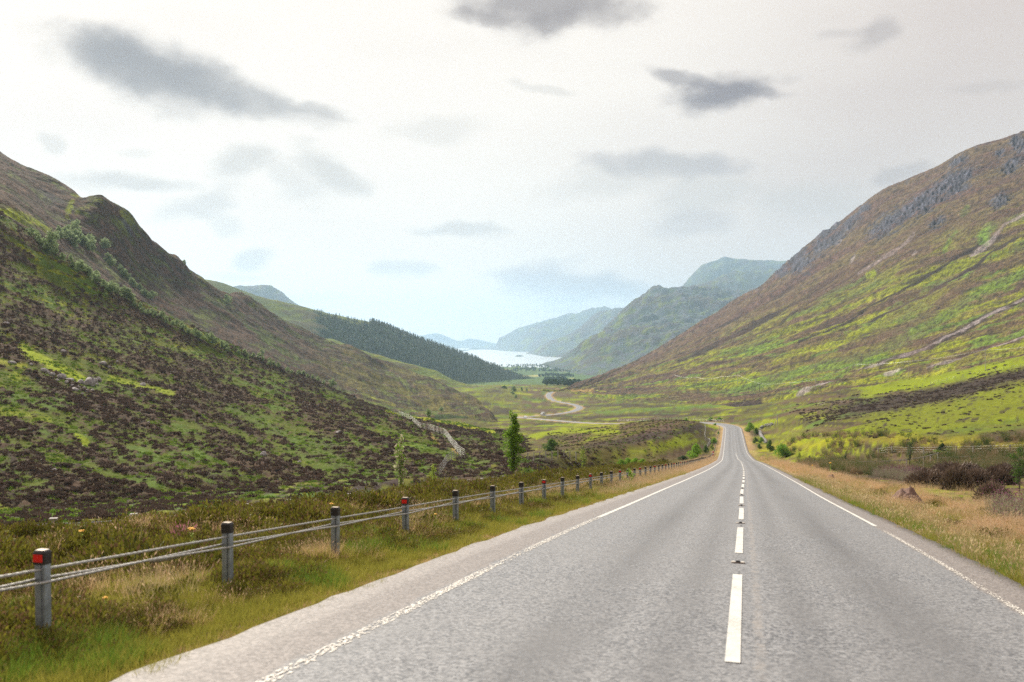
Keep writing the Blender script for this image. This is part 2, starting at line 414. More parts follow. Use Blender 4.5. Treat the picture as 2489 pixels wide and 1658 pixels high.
def ground_height(x, y, detail=True):
    shp = np.shape(x); x = np.asarray(x, float).ravel(); y = np.asarray(y, float).ravel()
    s, d = to_road(x, y)
    zr = np.interp(s + S0, SS, RZ)
    camber = -.022*np.abs(np.clip(d, L_EDGE, R_EDGE))
    prof = np.where(d < 0, np.interp(d, *LPROF), np.interp(d, *RPROF))
    flat = np.where(s > 150, sstep(6, 3.7, np.abs(d))*prof, prof)
    zc = zr + camber + prof
    Yc = np.maximum(y, 60.0); pxx = np.clip(CX + F*x/np.maximum(y, 8.0), -900, 3700)
    pxx = np.where(y < 60, np.clip(CX + F*x/60.0, -900, 3700), pxx)
    zt = ZC - (tps(pxx, Yc)-HY)/F*Yc
    far = sstep(100, 190, s)
    li, lo = lerp(24, 4.5, far), lerp(48, 14, far); ri, ro = lerp(12, 4.5, far), lerp(45, 14, far)
    ro = lerp(ro, 26, sstep(200, 260, s)*sstep(360, 300, s))
    w = np.where(d < 0, sstep(li, lo, -d), sstep(ri, ro, d))
    w = np.where(y < 15, np.minimum(w, sstep(60, 120, np.abs(d))), w)
    z = lerp(zc, zt, w)
    if detail:
        ad = np.abs(d)
        off = sstep(3.9, 7.5, ad)
        r = np.hypot(x, y)
        z += off * .13*fbm(x/1.7, y/1.7, 3, 3)
        z += sstep(5.5, 9, -d)*sstep(22, 16, -d)*(d < 0)*(.52*np.maximum(heather_patch(x, y)+.12, 0)+.14*fbm(x/.8, y/.8, 2, 8))
        z += sstep(12, 40, ad)*(.9*fbm(x/16, y/16, 3, 5) * sstep(60, 200, y) + .35*fbm(x/4.5, y/4.5, 3, 6)*sstep(40, 110, y))
        z += sstep(14, 60, ad)*sstep(150, 500, y)*3.2*fbm(x/60, y/75, 3, 9)
        z += sstep(12, 40, ad)*sstep(1500, 2200, y)*sstep(4300, 3300, y)*5*fbm(x/300, y/300, 3, 12)
    return z.reshape(shp)

# ------------------------------------------------------------------ colour of the ground
def ground_colour(x, y, P, Q):
    s, d = to_road(x, y); s = s.reshape(x.shape); d = d.reshape(x.shape); ad = np.abs(d)
    n1 = fbm(x/45, y/45, 4, 21); n2 = fbm(x/9, y/9, 3, 22); n3 = fbm(x/2.2, y/2.2, 3, 23)
    # far and mid ground: heath, rough grass, moss, in flow-like bands along the hillside
    st = fbm(P/210 + .3*n1, Q/9.0 + .6*n1, 4, 24)
    stt = fbm(P/120, Q/5.0, 3, 27)
    c = np.zeros(x.shape + (3,)) + OLIVE
    c = cmix(c, MOSS, sstep(-.05, .30, n1 + .35*n2 + .5*st))
    c = cmix(c, YEL, sstep(.15, .45, stt + .35*n2)*.75)
    c = cmix(c, HEATH2, sstep(.02, .22, st*1.0 - .5*n1 + .35*n2)*.85)
    c = cmix(c, HEATH, sstep(.05, .30, -st*1.0 + .4*n2 + .2*n3)*.80)
    c = cmix(c, BRACK, sstep(.22, .40, fbm(x/30, y/40, 3, 26)+.2*n2)*.7)
    # rough pale green grass by the near right slope
    rn = sstep(1950, 2100, P + 120*n1)*sstep(60, 75, y)
    grn = np.array([.145, .165, .030])
    yl = seg_dist(P, Q, [(2150, 1035), (2300, 1010), (2489, 975), (2700, 930)])
    c = cmix(c, grn, rn*sstep(75, 20, yl + 30*n2)*.9)
    c = cmix(c, HEATH, rn*sstep(24, 6, seg_dist(P, Q, [(1960, 1010), (2150, 985), (2330, 950), (2489, 905), (2700, 850)]) + 16*n2 + 14*n3 + 10*stt)*.95)
    c = cmix(c, HEATH, rn*sstep(-.02, .14, n3*.8 + n2*.5 - .22)*.9)
    c = cmix(c, YEL*np.array([1.1, .9, 1]), sstep(16, 5, seg_dist(P, Q, [(1850, 1090), (2000, 1078), (2150, 1066), (2300, 1072), (2489, 1082)]) + 16*n2)*.45*(P > 1800))
    c = cmix(c, MOSS*1.1, rn*sstep(20, 4, seg_dist(P, Q, [(2100, 955), (2250, 925), (2489, 880)]) + 14*n2)*.8)
    c = cmix(c, YEL, sstep(80, 20, seg_dist(P, Q, [(1900, 1085), (2010, 1100)]) + 60*n2)*.2*(P > 1830)*(Q > 1040))
    hc = cmix(cmix(np.zeros(x.shape+(3,)) + HEATH*1.3, BRACK*.9, sstep(-.05, .2, n2 + .5*n3)), YEL*.6, sstep(.1, .3, n3 - n2)*.6)
    c = lerp(c, hc, ((d < 0)*sstep(24, 32, ad)*sstep(180, 140, s)*sstep(150, 110, ad))[..., None])
    # the heathery knoll left of the road
    kn = sstep(1340, 1420, P)*sstep(1735, 1690, P)*sstep(1013, 1025, Q)*sstep(75, 95, y)*sstep(400, 350, y)
    band = fbm((P*.8 + Q*1.9)/30, (P*.9-Q*.4)/230, 3, 31)
    kc = cmix(np.zeros(x.shape+(3,)) + np.array([.095, .080, .030]), HEATH2, sstep(-.1, .25, band))
    kc = cmix(kc, MOSS, sstep(.12, .38, -band + .3*n2)*.8)
    c = lerp(c, kc, (kn*.92)[..., None])
    for line, wd, cc in (([(1420,1090),(1550,1068),(1640,1050),(1700,1040)], 14, HEATH), ([(1400,1118),(1520,1102),(1600,1088),(1690,1072)], 9, MOSS*1.1), ([(1290,1062),(1370,1045),(1500,1050)], 9, MOSS*1.2), ([(1400,1034),(1500,1036)], 5, YEL*.8),
                         ([(1330,1010),(1390,1013)], 4, HEATH), ([(1420,1016),(1560,1008),(1700,1010)], 4, HEATH), ([(1450,1003),(1600,995),(1750,985)], 5, BRACK), ([(1160, 992), (1240, 1000)], 4, HEATH)):
        c = cmix(c, cc, sstep(wd, wd*.3, seg_dist(P, Q, line) + wd*.9*n2)*.85)
    # the flat at the valley's end
    fl = sstep(1500, 2300, y)
    c = lerp(c, cmix(np.zeros(x.shape+(3,)) + np.array([.07, .12, .04]), np.array([.45, .40, .18]), sstep(.25, .4, fbm(x/160, y/420, 3, 33))*.9), (fl*.85)[..., None])
    # road margins: dry pink-brown grass
    c = cmix(c, PINK, sstep(6.5, 4.2, ad + 1.5*n2)*sstep(120, 260, s)*.7)
    wr = sstep(3.4, 4.2, d)*sstep(9.5, 7, d + 2*n2)*sstep(180, 140, s)
    c = cmix(c, PINK*.85, wr*.9)
    wl_ = (d < 0)*sstep(180, 140, s)
    c = cmix(c, np.array([.085, .075, .028]), wl_*sstep(3.5, 4.0, ad)*sstep(32, 24, ad)*.95)
    c = cmix(c, np.array([.17, .16, .045]), wl_*sstep(3.5, 3.9, ad)*sstep(6.6, 5.2, ad + .8*n3)*.95)
    c = cmix(c, np.array([.25, .20, .12]), sstep(4.4, 3.7, ad + .4*n3)*sstep(180, 140, s)*.7)
    c *= (1 + .25*n3)[..., None]
    return np.clip(c, .004, 1)

# ground: fan-shaped sheet from the camera out to the loch
pu = np.concatenate([np.arange(-1300, -100, 9.0), np.arange(-100, 2600, 3.6), np.arange(2600, 3900, 10.0)])
tv = [1.2]
while tv[-1] < 5600:
    Y = tv[-1]
    px_per = 3.4                                   # row spacing asked for on a plane 13% below the eye line
    dy = px_per*Y*Y/(F*(1.55 + .115*min(Y, 300)*.35 + .012*Y))
    tv.append(Y + float(np.clip(dy, .012*Y if Y < 60 else .0045*Y, .035*Y)))
tv = np.array(tv)
PG, YG = np.meshgrid(pu, tv)
XG = (PG-CX)/F*YG
ZG = ground_height(XG, YG)
QG = HY + F*(ZC-ZG)/YG
CG = ground_colour(XG, YG, PG, QG)
M_GROUND = terrain_mat('ground_cover', .9, 9.0, .55, .6, .18)
print('ground grid', PG.shape)
gq = grid_quads(*PG.shape)
V = np.stack([XG, YG, ZG], -1).reshape(-1, 3)
# behind and beside the camera
bx, by = np.meshgrid(np.linspace(-40, 40, 60), np.linspace(-30, 1.2, 22))
bz = ground_height(bx, by)
bc = ground_colour(bx, by, bx*0+1000, bx*0+1600)
V2 = np.stack([bx, by, bz - .02], -1).reshape(-1, 3)
g2 = grid_quads(*bx.shape) + len(V)
me = np_mesh('ground', np.concatenate([V, V2]), np.concatenate([gq, g2]), np.concatenate([CG.reshape(-1, 3), bc.reshape(-1, 3)]))
ground = tag(link('ground', me, None, [M_GROUND]), 'rough moorland floor of the glen, heather, moss and dry grass', None, None, 'structure')

# ------------------------------------------------------------------ hillsides lofted through crest and contour lines
def loft(curves, p0, p1, nu, nv, wts=None):
    P = np.linspace(p0, p1, nu)
    K = len(curves); q = np.zeros((K, nu)); L = np.zeros((K, nu))
    for k, cv_ in enumerate(curves):
        a = np.array(cv_, float)
        q[k] = pchip(a[:, 0], a[:, 1], np.clip(P, a[0, 0], a[-1, 0])); L[k] = np.log(pchip(a[:, 0], a[:, 2], np.clip(P, a[0, 0], a[-1, 0])))
    dl = np.maximum(np.abs(np.diff(q, axis=0)).max(1), 12)
    if wts is not None: dl = dl*np.array(wts)
    t = np.concatenate([[0], np.cumsum(dl)]); t /= t[-1]
    v = np.linspace(0, 1, nv)
    Q = pchip(t, q, v); Y = np.exp(pchip(t, L, v))
    PP = np.broadcast_to(P, Q.shape).copy()
    X = (PP-CX)/F*Y; Z = ZC - (Q-HY)/F*Y
    return PP, Q, X, Y, Z, np.broadcast_to(v[:, None], Q.shape), t
def hill(name, X, Y, Z, C, mat, label):
    me = np_mesh(name, np.stack([X, Y, Z], -1).reshape(-1, 3), grid_quads(*X.shape), np.clip(C, .004, 1))
    return tag(link(name, me, None, [mat]), label, None, None, 'structure')

# --- near left slope
L1 = [
 [(-700,1300,90),(0,1300,88),(400,1270,98),(700,1225,112),(900,1200,118),(1100,1180,112),(1270,1170,108),(1345,1160,112),(1400,1185,110)],
 [(-700,1200,110),(0,1200,105),(400,1170,118),(700,1140,140),(900,1125,150),(1100,1130,150),(1270,1138,130),(1345,1150,122),(1400,1182,114)],
 [(-700,1060,140),(0,1100,130),(400,1080,152),(700,1072,182),(900,1075,195),(1100,1090,195),(1270,1106,168),(1345,1146,128),(1400,1180,116)],
 [(-700,900,180),(0,1000,160),(400,1000,190),(700,1018,235),(900,1040,245),(1100,1062,245),(1270,1088,215),(1345,1143,134),(1400,1179,118)],
 [(-700,720,230),(0,900,195),(400,938,235),(700,978,295),(900,1015,305),(1100,1047,300),(1270,1076,262),(1345,1141,138),(1400,1178,119)],
 [(-700,480,290),(0,780,240),(400,870,295),(700,940,365),(900,998,370),(1100,1039,345),(1270,1070,290),(1345,1141,139),(1400,1178,119)],
 [(-700,300,330),(0,650,290),(200,735,325),(400,822,355),(700,918,430),(900,990,420),(1100,1034,375),(1270,1067,310),(1345,1140,140),(1400,1178,120)],
 [(-700,150,380),(0,520,340),(57,566,345),(100,592,350),(200,652,362),(300,716,380),(400,767,402),(500,812,425),(600,862,452),(700,902,480),(800,945,500),(900,986,470),(1046,1024,420),(1131,1037,385),(1200,1052,355),(1270,1066,318),(1318,1090,245),(1345,1140,140),(1400,1178,120)],
 [(-700,240,450),(0,590,400),(400,850,455),(700,990,540),(900,1060,540),(1100,1110,500),(1270,1130,380),(1345,1190,190),(1400,1200,150)],
]
P, Q, X, Y, Z, Vv, tk = loft(L1, -330, 1400, 720, 400)
sc = Y/250
nb = fbm(X/38, Y/30, 3, 51)
Wd = Q - .40*P - 35*nb                                      # bands running down along the slope
st = fbm((P + .4*Q)/260, Wd/30, 4, 52)
st2 = fbm((P + .4*Q)/90, Wd/9, 3, 53)
n2 = fbm(X/5.0, Y/5.0, 3, 54); n3 = fbm(X/1.7, (Y + Z*1.5)/1.7, 3, 55)
st0 = fbm((P + .4*Q)/330, Wd/62, 3, 59)
hm = sstep(-.16, .16, .03 + .62*st0 + .75*st + .65*st2 + .32*n2 + .72*n3 - .15*nb)      # heather cover
hm = np.maximum(hm, .0)
C = np.zeros(X.shape+(3,)) + np.array([.085, .105, .022])
C = cmix(C, BRACK*.9, sstep(.05, .35, nb + .5*n2)*.8)
C = cmix(C, YEL*np.array([.95, .95, .7]), sstep(.0, .28, st2 - .3*n3 + .2*st)*sstep(1000, 820, Q + 60*nb)*.9)
C = cmix(C, MOSS*1.1, sstep(.16, .32, st2 + .3*n3)*.6)
hcol = cmix(np.zeros(X.shape+(3,)) + HEATH, HEATH2*.9, sstep(-.2, .4, n3 + st))
hcol = cmix(hcol, OLIVE*.75, sstep(0, .4, -st2 + .3*n2)*.55)
C = lerp(C, hcol, (hm*.95)[..., None])
for line, wd, cc, a in (([(60,850),(130,885),(200,925)], 20, MOSS*1.35, .95), ([(0,880),(60,890)], 8, YEL*.9, .8), ([(270,915),(420,960)], 14, MOSS*1.2, .8), ([(0,1000),(120,1020)], 12, MOSS, .7),
                        ([(180,1060),(210,1075)], 10, MOSS*1.3, .8), ([(0,1230),(80,1270)], 14, MOSS, .6), ([(940,1003),(1046,1026),(1131,1038),(1200,1052)], 5, YEL*1.1, .9), ([(950,1020),(1100,1050)], 9, HEATH2*1.4, .6),
                        ([(720,1080),(830,1130),(940,1170)], 35, BRACK*.9, .5), ([(1090,1100),(1200,1130)], 10, BRACK, .5), ([(560,990),(700,1060),(830,1080)], 16, BRACK*.9, .5), ([(1030,1050),(1070,1080),(1125,1112)], 4, TAN, .5)):
    C = cmix(C, cc, sstep(wd, wd*.35, seg_dist(P, Q, line) + wd*.6*n2 + wd*.4*n3)*a)
    if cc is not HEATH: hm = hm*(1 - sstep(wd, wd*.35, seg_dist(P, Q, line) + wd*.6*n2)*a)
C *= (1 + .30*n3)[..., None]
cl = np.abs(perlin(X/1.15, (Y+Z)/1.15, 61)); cl2 = np.abs(perlin(X/.55, (Y+Z)/.55, 62))
edge = sstep(0, .08, Vv)*sstep(1.0, .96, Vv)
Z = Z + 3.0*nb*edge*sc*.6 + .5*n2*edge + hm*(.75*(.5-cl) + .35*(.5-cl2))*np.clip(sc, .6, 1.5)
X = X + .3*n3
M_HILL = terrain_mat('hillside_cover', .9, 6.0, .35, .6, .35)
near_left_slope = hill('near_left_hillside', X, Y, Z, C, M_HILL, 'steep heather and bracken hillside above the left of the road')
L1G = (P, Q, X, Y, Z)
L1HM = hm.copy()

# --- big left hill with its skyline
L2 = [
 [(-700,330,450),(0,600,400),(200,730,435),(400,850,480),(600,930,545),(800,1005,600),(900,1045,560),(1050,1075,500),(1200,1085,440),(1250,1095,420)],
 [(-700,210,520),(0,505,440),(200,650,480),(400,775,545),(600,868,620),(800,945,690),(900,985,670),(1050,1022,600),(1150,1040,540),(1200,1048,500),(1250,1075,460)],
 [(-700,180,560),(0,455,520),(120,540,530),(200,590,560),(400,725,640),(600,815,760),(800,902,830),(900,940,830),(1050,1003,720),(1150,1022,600),(1200,1036,530),(1250,1060,480)],
 [(-700,140,640),(0,412,600),(120,490,620),(200,540,600),(300,600,640),(400,668,720),(600,768,870),(800,868,990),(900,905,970),(1050,990,760),(1150,1017,620),(1200,1031,545),(1250,1055,490)],
 [(-700,60,760),(-200,270,740),(0,367,720),(38,392,715),(96,415,705),(142,440,700),(172,461,692),(205,486,680),(239,483,660),(268,496,665),(320,529,690),(337,552,700),(383,595,740),(440,637,800),(467,664,830),(486,679,850),(505,694,870),(536,711,900),(574,717,950),(597,727,980),(631,751,1010),(689,779,1060),(746,805,1110),(781,828,1140),(846,846,1160),(920,873,1150),(1004,901,1080),(1100,944,960),(1172,984,760),(1200,1012,600),(1216,1040,560),(1250,1052,500)],
 [(-700,140,950),(0,450,900),(205,560,850),(486,770,1050),(781,900,1350),(1004,980,1300),(1200,1100,760),(1250,1120,620)],
]
P, Q, X, Y, Z, Vv, tk = loft(L2, -330, 1250, 520, 300)
nb = fbm(X/90, Y/70, 3, 71); n2 = fbm(X/12, (Y+Z)/12, 3, 72); n3 = fbm(X/4, (Y+Z)/4, 3, 73)
st = fbm((P + 1.3*Q)/120, Vv*14 + nb, 4, 74)
hm = sstep(-.12, .12, .14 + .5*st + .3*n2 + .3*n3)
C = np.zeros(X.shape+(3,)) + np.array([.105, .125, .042])
C = cmix(C, MOSS*.8, sstep(.1, .4, nb + n2*.4)*.6)
C = lerp(C, cmix(np.zeros(X.shape+(3,)) + HEATH*1.05, HEATH2, sstep(-.2, .3, n2 + st)), (hm*.92)[..., None])
lower = sstep(700, 900, P)
C = lerp(C, cmix(C, OLIVE*1.2, sstep(-.1, .2, st - .2*nb)), (lower*.6)[..., None])
for line, wd, cc, a in (([(0,515),(60,535),(115,560)], 13, MOSS*1.2, .8), ([(50,560),(90,572)], 7, BRACK*1.3, .8), ([(175,500),(165,520)], 9, MOSS*1.1, .7), ([(200,490),(175,480)], 5, MOSS, .6), ([(185,520),(215,515)], 6, MOSS*.9, .5), ([(295,525),(305,545)], 7, MOSS*1.2, .5),
                        ([(30,570),(100,598),(200,655)], 9, BRACK*1.1, .5), ([(560,760),(650,830),(720,870)], 9, BRACK, .45), ([(520,740),(600,790),(680,830)], 5, DARKG, .5),
                        ([(870,980),(980,1000),(1060,1012)], 7, BRACK, .55), ([(760,880),(900,930),(1040,960)], 8, OLIVE*1.2, .5), ([(1060,1022),(1130,1024),(1190,1036)], 7, DARKG*.9, .9), ([(1172,1025),(1184,1038)], 3, np.array([.30,.25,.20]), .8),
                        ([(300,545),(320,580)], 7, CRAG, .5), ([(100,470),(150,500)], 14, CRAG*.9, .25), ([(880, 960), (960, 985)], 5, YEL, .4)):
    C = cmix(C, cc, sstep(wd, wd*.3, seg_dist(P, Q, line) + wd*.7*n2)*a)
fa = fbm((P*.8 + Q*.6)/14, (Q*.8 - P*.6)/4.5, 4, 77)
n4 = perlin(P/3.2, Q/2.6, 76)
C = cmix(C, HEATH*.85, sstep(.10, .32, fa)*.55); C = cmix(C, C*1.6, sstep(.12, .35, -fa)*.7)
C *= (1 + .30*n3 + .35*n4)[..., None]
edge = sstep(0, .06, Vv)*sstep(1, .93, Vv)
skyl = 1 - .6*np.exp(-((Vv - tk[4])/.02)**2)
Z = Z + edge*skyl*(9*nb*Y/800 + 1.6*n2) + hm*.9*(.5-np.abs(perlin(X/2.6, (Y+Z)/2.6, 75)))
M_HILL2 = terrain_mat('far_hillside_cover', .14, .6, .62, .8, 2.2)
big_left_hill = hill('big_left_hillside', X, Y, Z, C, M_HILL2, 'dark heather-brown hill on the left with a knobbly skyline')
L2G = (P, Q, X, Y, Z)

# --- green spur between the left hill and the plantation
L3 = [
 [(760,900,1250),(1000,960,1250),(1150,985,1150),(1330,965,1300)],
 [(760,850,1400),(900,885,1420),(1000,915,1420),(1100,945,1350),(1150,957,1300),(1330,950,1420)],
 [(760,824,1550),(804,824,1540),(842,838,1530),(930,867,1520),(1000,886,1500),(1057,899,1490),(1100,922,1480),(1153,940,1460),(1240,946,1440),(1330,941,1500)],
 [(760,880,1800),(1000,940,1750),(1153,980,1700),(1330,970,1700)],
]
P, Q, X, Y, Z, Vv, tk = loft(L3, 760, 1330, 200, 80)
n1 = fbm(X/60, Y/60, 3, 81); n2 = fbm(X/12, Y/12, 3, 82)
C = cmix(np.zeros(X.shape+(3,)) + np.array([.12, .155, .045]), HEATH2, sstep(0, .3, n1 + .4*n2)*.6)
C = cmix(C, YEL*.8, sstep(.1, .3, fbm(P/60, Q/7, 3, 83))*.5)
Z = Z + 4*n1*sstep(1, .9, Vv) + 1.0*n2
green_spur = hill('green_spur_hillside', X, Y, Z, C, M_HILL2, 'low green spur in front of the conifer plantation')

# --- plantation hill
ML1 = [
 [(400,850,1500),(800,940,1700),(1000,965,1800),(1200,965,2000),(1330,950,2500),(1420,945,2600)],
 [(400,760,1750),(700,835,1950),(800,870,2000),(1000,915,2100),(1150,930,2250),(1330,941,2600),(1420,938,2680)],
 [(400,700,1950),(600,745,2100),(800,805,2200),(1000,858,2300),(1150,900,2450),(1330,938,2680),(1420,935,2750)],
 [(400,668,2150),(486,678,2200),(517,680,2210),(555,690,2220),(593,705,2240),(651,728,2270),(712,738,2320),(765,751,2360),(823,764,2420),(900,783,2480),(1000,818,2560),(1076,848,2620),(1172,884,2700),(1268,920,2760),(1330,937,2780),(1420,934,2800)],
 [(400,740,2500),(700,800,2700),(900,850,2900),(1172,930,3100),(1330,960,3100),(1420,960,3100)],
]
P, Q, X, Y, Z, Vv, tk = loft(ML1, 400, 1420, 340, 150)
n1 = fbm(X/200, Y/200, 3, 91); n2 = fbm(X/35, Y/35, 3, 92)
C = cmix(np.zeros(X.shape+(3,)) + np.array([.10, .125, .045]), HEATH2, sstep(-.1, .3, n1 + .5*n2)*.5)
C = cmix(C, MOSS*.9, sstep(0, .3, fbm(P/90, Q/9, 3, 93))*.5)
forest = sstep(770, 800, P + 12*n2)*(Q > (752 + (P-765)*.30 + (P-765)**2*.00006))
forest = ((P > 775 + 60*n2) & (Q > 757 + (P-765)*.255 + 14*n2) & (Q < 960)) | (P > 900)
C = cmix(C, DARKG, forest.astype(float))
Z = Z + 10*n1*sstep(1, .8, Vv)*sstep(0, .2, Vv) + 2*n2
plantation_hill = hill('plantation_hillside', X, Y, Z, C, M_HILL2, 'sloping hill whose lower flank is planted with conifers')
MLG = (P, Q, X, Y, Z, forest)

# --- great right hill
R = [
 [(1290,975,1150),(1364,980,1120),(1500,1020,760),(1700,1030,540),(1850,1030,470),(2000,1005,420),(2250,965,400),(2489,915,380),(3100,800,320)],
 [(1290,958,1230),(1364,962,1200),(1500,982,900),(1700,992,680),(1850,985,600),(2000,962,540),(2250,925,500),(2489,868,480),(3100,720,400)],
 [(1290,953,1260),(1364,955,1240),(1500,962,1000),(1700,960,820),(2000,912,700),(2250,862,640),(2489,795,600),(3100,600,520)],
 [(1290,952,1280),(1364,952,1270),(1500,940,1180),(1700,905,1020),(2000,835,900),(2250,765,820),(2489,690,760),(3100,460,680)],
 [(1290,951,1290),(1364,950,1285),(1500,918,1330),(1700,845,1260),(1850,780,1200),(2000,715,1150),(2250,600,1050),(2489,520,980),(3100,340,880)],
 [(1290,951,1295),(1364,949,1295),(1500,908,1450),(1700,815,1500),(1850,730,1480),(2000,640,1400),(2250,500,1250),(2489,410,1150),(3100,270,1000)],
 [(1290,951,1300),(1364,948,1300),(1396,936,1400),(1480,904,1530),(1565,867,1650),(1649,819,1740),(1720,772,1800),(1745,757,1820),(1776,737,1830),(1800,722,1830),(1856,690,1820),(1885,662,1810),(1914,636,1790),(1988,577,1720),(2072,518,1640),(2115,482,1600),(2157,455,1560),(2200,440,1530),(2284,402,1450),(2330,371,1410),(2379,350,1370),(2430,340,1340),(2489,321,1300),(2700,270,1240),(3100,200,1150)],
 [(1290,985,1500),(1364,990,1500),(1565,930,2000),(1856,800,2150),(2072,640,1950),(2284,520,1750),(2489,430,1600),(3100,300,1400)],
]
P, Q, X, Y, Z, Vv, tk = loft(R, 1290, 2820, 640, 470)
nb = fbm(X/110, Y/110, 3, 101); n2 = fbm(X/14, (Y+Z)/14, 3, 102); n3 = fbm(X/4.5, (Y+Z)/4.5, 3, 103)
al = (P - 1364)/300
st = fbm(al*.9 + .4*nb, Vv*22 + .5*nb, 5, 104)
st2 = fbm(al*2.2, Vv*60 + .6*nb, 4, 105)
C = np.zeros(X.shape+(3,)) + np.array([.150, .130, .050])
C = cmix(C, MOSS*.95, sstep(-.05, .25, st + .4*n2 + .3*n3)*sstep(.95, .55, Vv)*.75)
C = cmix(C, YEL*.85, sstep(.06, .3, st2 - .2*n2)*sstep(.8, .6, Vv)*.7)
C = cmix(C, HEATH2*1.05, sstep(.02, .25, -st + .25*n2 + .3*st2)*.85)
C = cmix(C, HEATH, sstep(.12, .30, -st2 + .2*n3 - .2*st)*.75)
C = cmix(C, BRACK*1.15, sstep(.16, .3, fbm(al*1.6 + 9, Vv*26 + nb, 4, 106) + .25*n2 + .2*n3)*sstep(.75, .5, Vv)*.75)
C = cmix(C, np.array([.098, .062, .056]), sstep(.46, .68, Vv + .12*st + .05*n2)*.75)
def z7(*a): return [(1789+.4654*x, 320+.4654*y) for x, y in a]
n7 = n2*.7 + n3*.5
def paint(line, wd, cc, a, j=.6):
    global C
    C = cmix(C, cc, sstep(wd, wd*.3, seg_dist(P, Q, line) + wd*j*n7 + wd*.4*st2)*a)
paint(z7((1504,740),(1300,840),(1100,960),(900,1080),(700,1180),(400,1240),(0,1350)), 20, BRACK*1.15, .7, .9)
paint(z7((0,1350),(-300,1400),(-700,1440)), 12, BRACK*1.1, .6)
paint(z7((1300,740),(1050,880),(850,960),(600,1060)), 14, YEL*.7, .6)
paint(z7((1504,640),(1250,760),(1000,960),(800,1060),(560,1140)), 17, HEATH2, .75)
paint(z7((1504,545),(1350,620),(1250,710),(1100,790),(1000,850),(900,880),(700,990)), 6, HEATH*.9, .95)
paint(z7((1300,580),(1200,640),(1000,760),(850,840),(700,910),(600,990),(450,1060),(330,1110)), 4, HEATH*.7, .95, .3)
paint(z7((560,740),(420,830),(250,930),(0,1060),(-300,1200)), 7, HEATH*.9, .9)
paint(z7((300,800),(100,930),(-150,1050)), 4, HEATH*.9, .8)
paint(z7((700,680),(560,790),(400,900),(200,1020),(0,1110)), 3, HEATH*.9, .7)
paint(z7((1504,430),(1400,500),(1330,580),(1230,650)), 6, SCREE*1.1, .75)
paint(z7((930,535),(860,600),(790,640),(700,700),(640,740)), 5, SCREE*1.1, .7)
paint(z7((620,660),(600,690)), 5, SCREE, .7); paint(z7((550,570),(530,590)), 5, SCREE, .7); paint(z7((940,625),(925,640)), 5, SCREE, .6)
paint(z7((1330,500),(1290,560)), 20, BRACK*1.4, .8); paint(z7((1210,400),(1180,430)), 9, BRACK*1.1, .5); paint(z7((1150,520),(1090,620)), 7, BRACK*1.3, .6); paint(z7((720,740),(690,750)), 9, MOSS*1.2, .7)
paint(z7((1504,870),(1350,940),(1150,1050),(950,1150),(750,1220)), 13, HEATH*.9, .95)
paint(z7((1504,870),(1350,940),(1150,1050),(950,1150),(750,1220),(640,1250)), 5, SCREE*.95, .85, 1.2)
paint(z7((1504,1080),(1350,1120),(1200,1170),(1000,1230),(900,1250)), 12, HEATH2, .9)
paint(z7((1504,1080),(1350,1120),(1200,1180),(1000,1245)), 4, SCREE*.95, .8, 1.2)
paint(z7((860,1250),(780,1275)), 8, SCREE, .8); paint(z7((530,1300),(410,1340),(320,1380)), 5, SCREE, .8)
paint(z7((1504,1160),(1200,1210),(1000,1290)), 12, YEL, .5)
paint(z7((120,1410),(0,1430),(-150,1450)), 10, HEATH, .9)
paint([(1560,930),(1700,900),(1800,870)], 6, HEATH2, .7); paint([(1450,985),(1600,975),(1720,960)], 12, HEATH2, .8); paint([(1500,968),(1640,950),(1760,925)], 6, BRACK, .6); paint([(1390,955),(1440,950)], 6, TAN, .5)
cragm = np.zeros(P.shape)
for cx_, cy_, rx_, ry_ in ((1130,270,120,60),(1190,230,60,40),(990,370,120,50),(800,480,110,50),(900,420,60,40),(1160,150,50,25),(450,600,60,40),(340,690,70,45),(600,480,60,30),(670,410,40,20),(1380,360,50,35),(1480,60,40,60),(1440,170,60,40),(1380,100,30,20),(230,720,40,40),(1050,480,50,25),(520,560,60,30),(300,640,60,60),(480,520,80,20)):
    ax, ay = 1789+.4654*cx_, 320+.4654*cy_; ca, sa = math.cos(-.6), math.sin(-.6)
    dx, dy = P-ax, Q-ay; uu = (dx*ca+dy*sa)/(.4654*rx_*1.25); ww = (-dx*sa+dy*ca)/(.4654*ry_*1.1)
    cragm = np.maximum(cragm, sstep(1.25, .5, np.hypot(uu, ww) + .9*n2 + .5*n3))
rib = .6*fbm(P/13 + Q/22, Q/19, 4, 108, .65) + .5*fbm(P/7, Q/6, 3, 118)
C = cmix(C, CRAG*.72, cragm*.9); C = cmix(C, CRAG*1.7, cragm*sstep(.12, .34, rib)*.7); C = cmix(C, HEATH*.6, cragm*sstep(.1, .35, -rib)*.7)  # crag relief put into the colour: ribs painted lighter, recesses darker
rc = sstep(.72, .85, Vv)*sstep(.22, .36, fbm(P/14, Q/12, 4, 109))
C = cmix(C, CRAG*.9, rc*.5)
fa = fbm((P*.85 - Q*.5)/15, (P*.5 + Q*.85)/4.5, 4, 114)
n4 = perlin(P/3.2, Q/2.6, 113)
C = cmix(C, HEATH*.9, sstep(.06, .28, fa)*.60*(1 - cragm)); C = cmix(C, C*1.45, sstep(.12, .35, -fa)*.7)
C = cmix(C, HEATH2*1.1, sstep(.02, .3, fbm(al*1.6+3, Vv*9 + .6*nb, 4, 119))*.45*(1 - cragm))
C *= (1 + .30*n3 + .35*n4 + .25*n2)[..., None]
edge = sstep(0, .05, Vv)*sstep(1, .95, Vv)
skyl = 1 - .7*np.exp(-((Vv - tk[6])/.02)**2)
gul = -np.abs(fbm(al*1.0 + .3*nb, Vv*16, 3, 110))
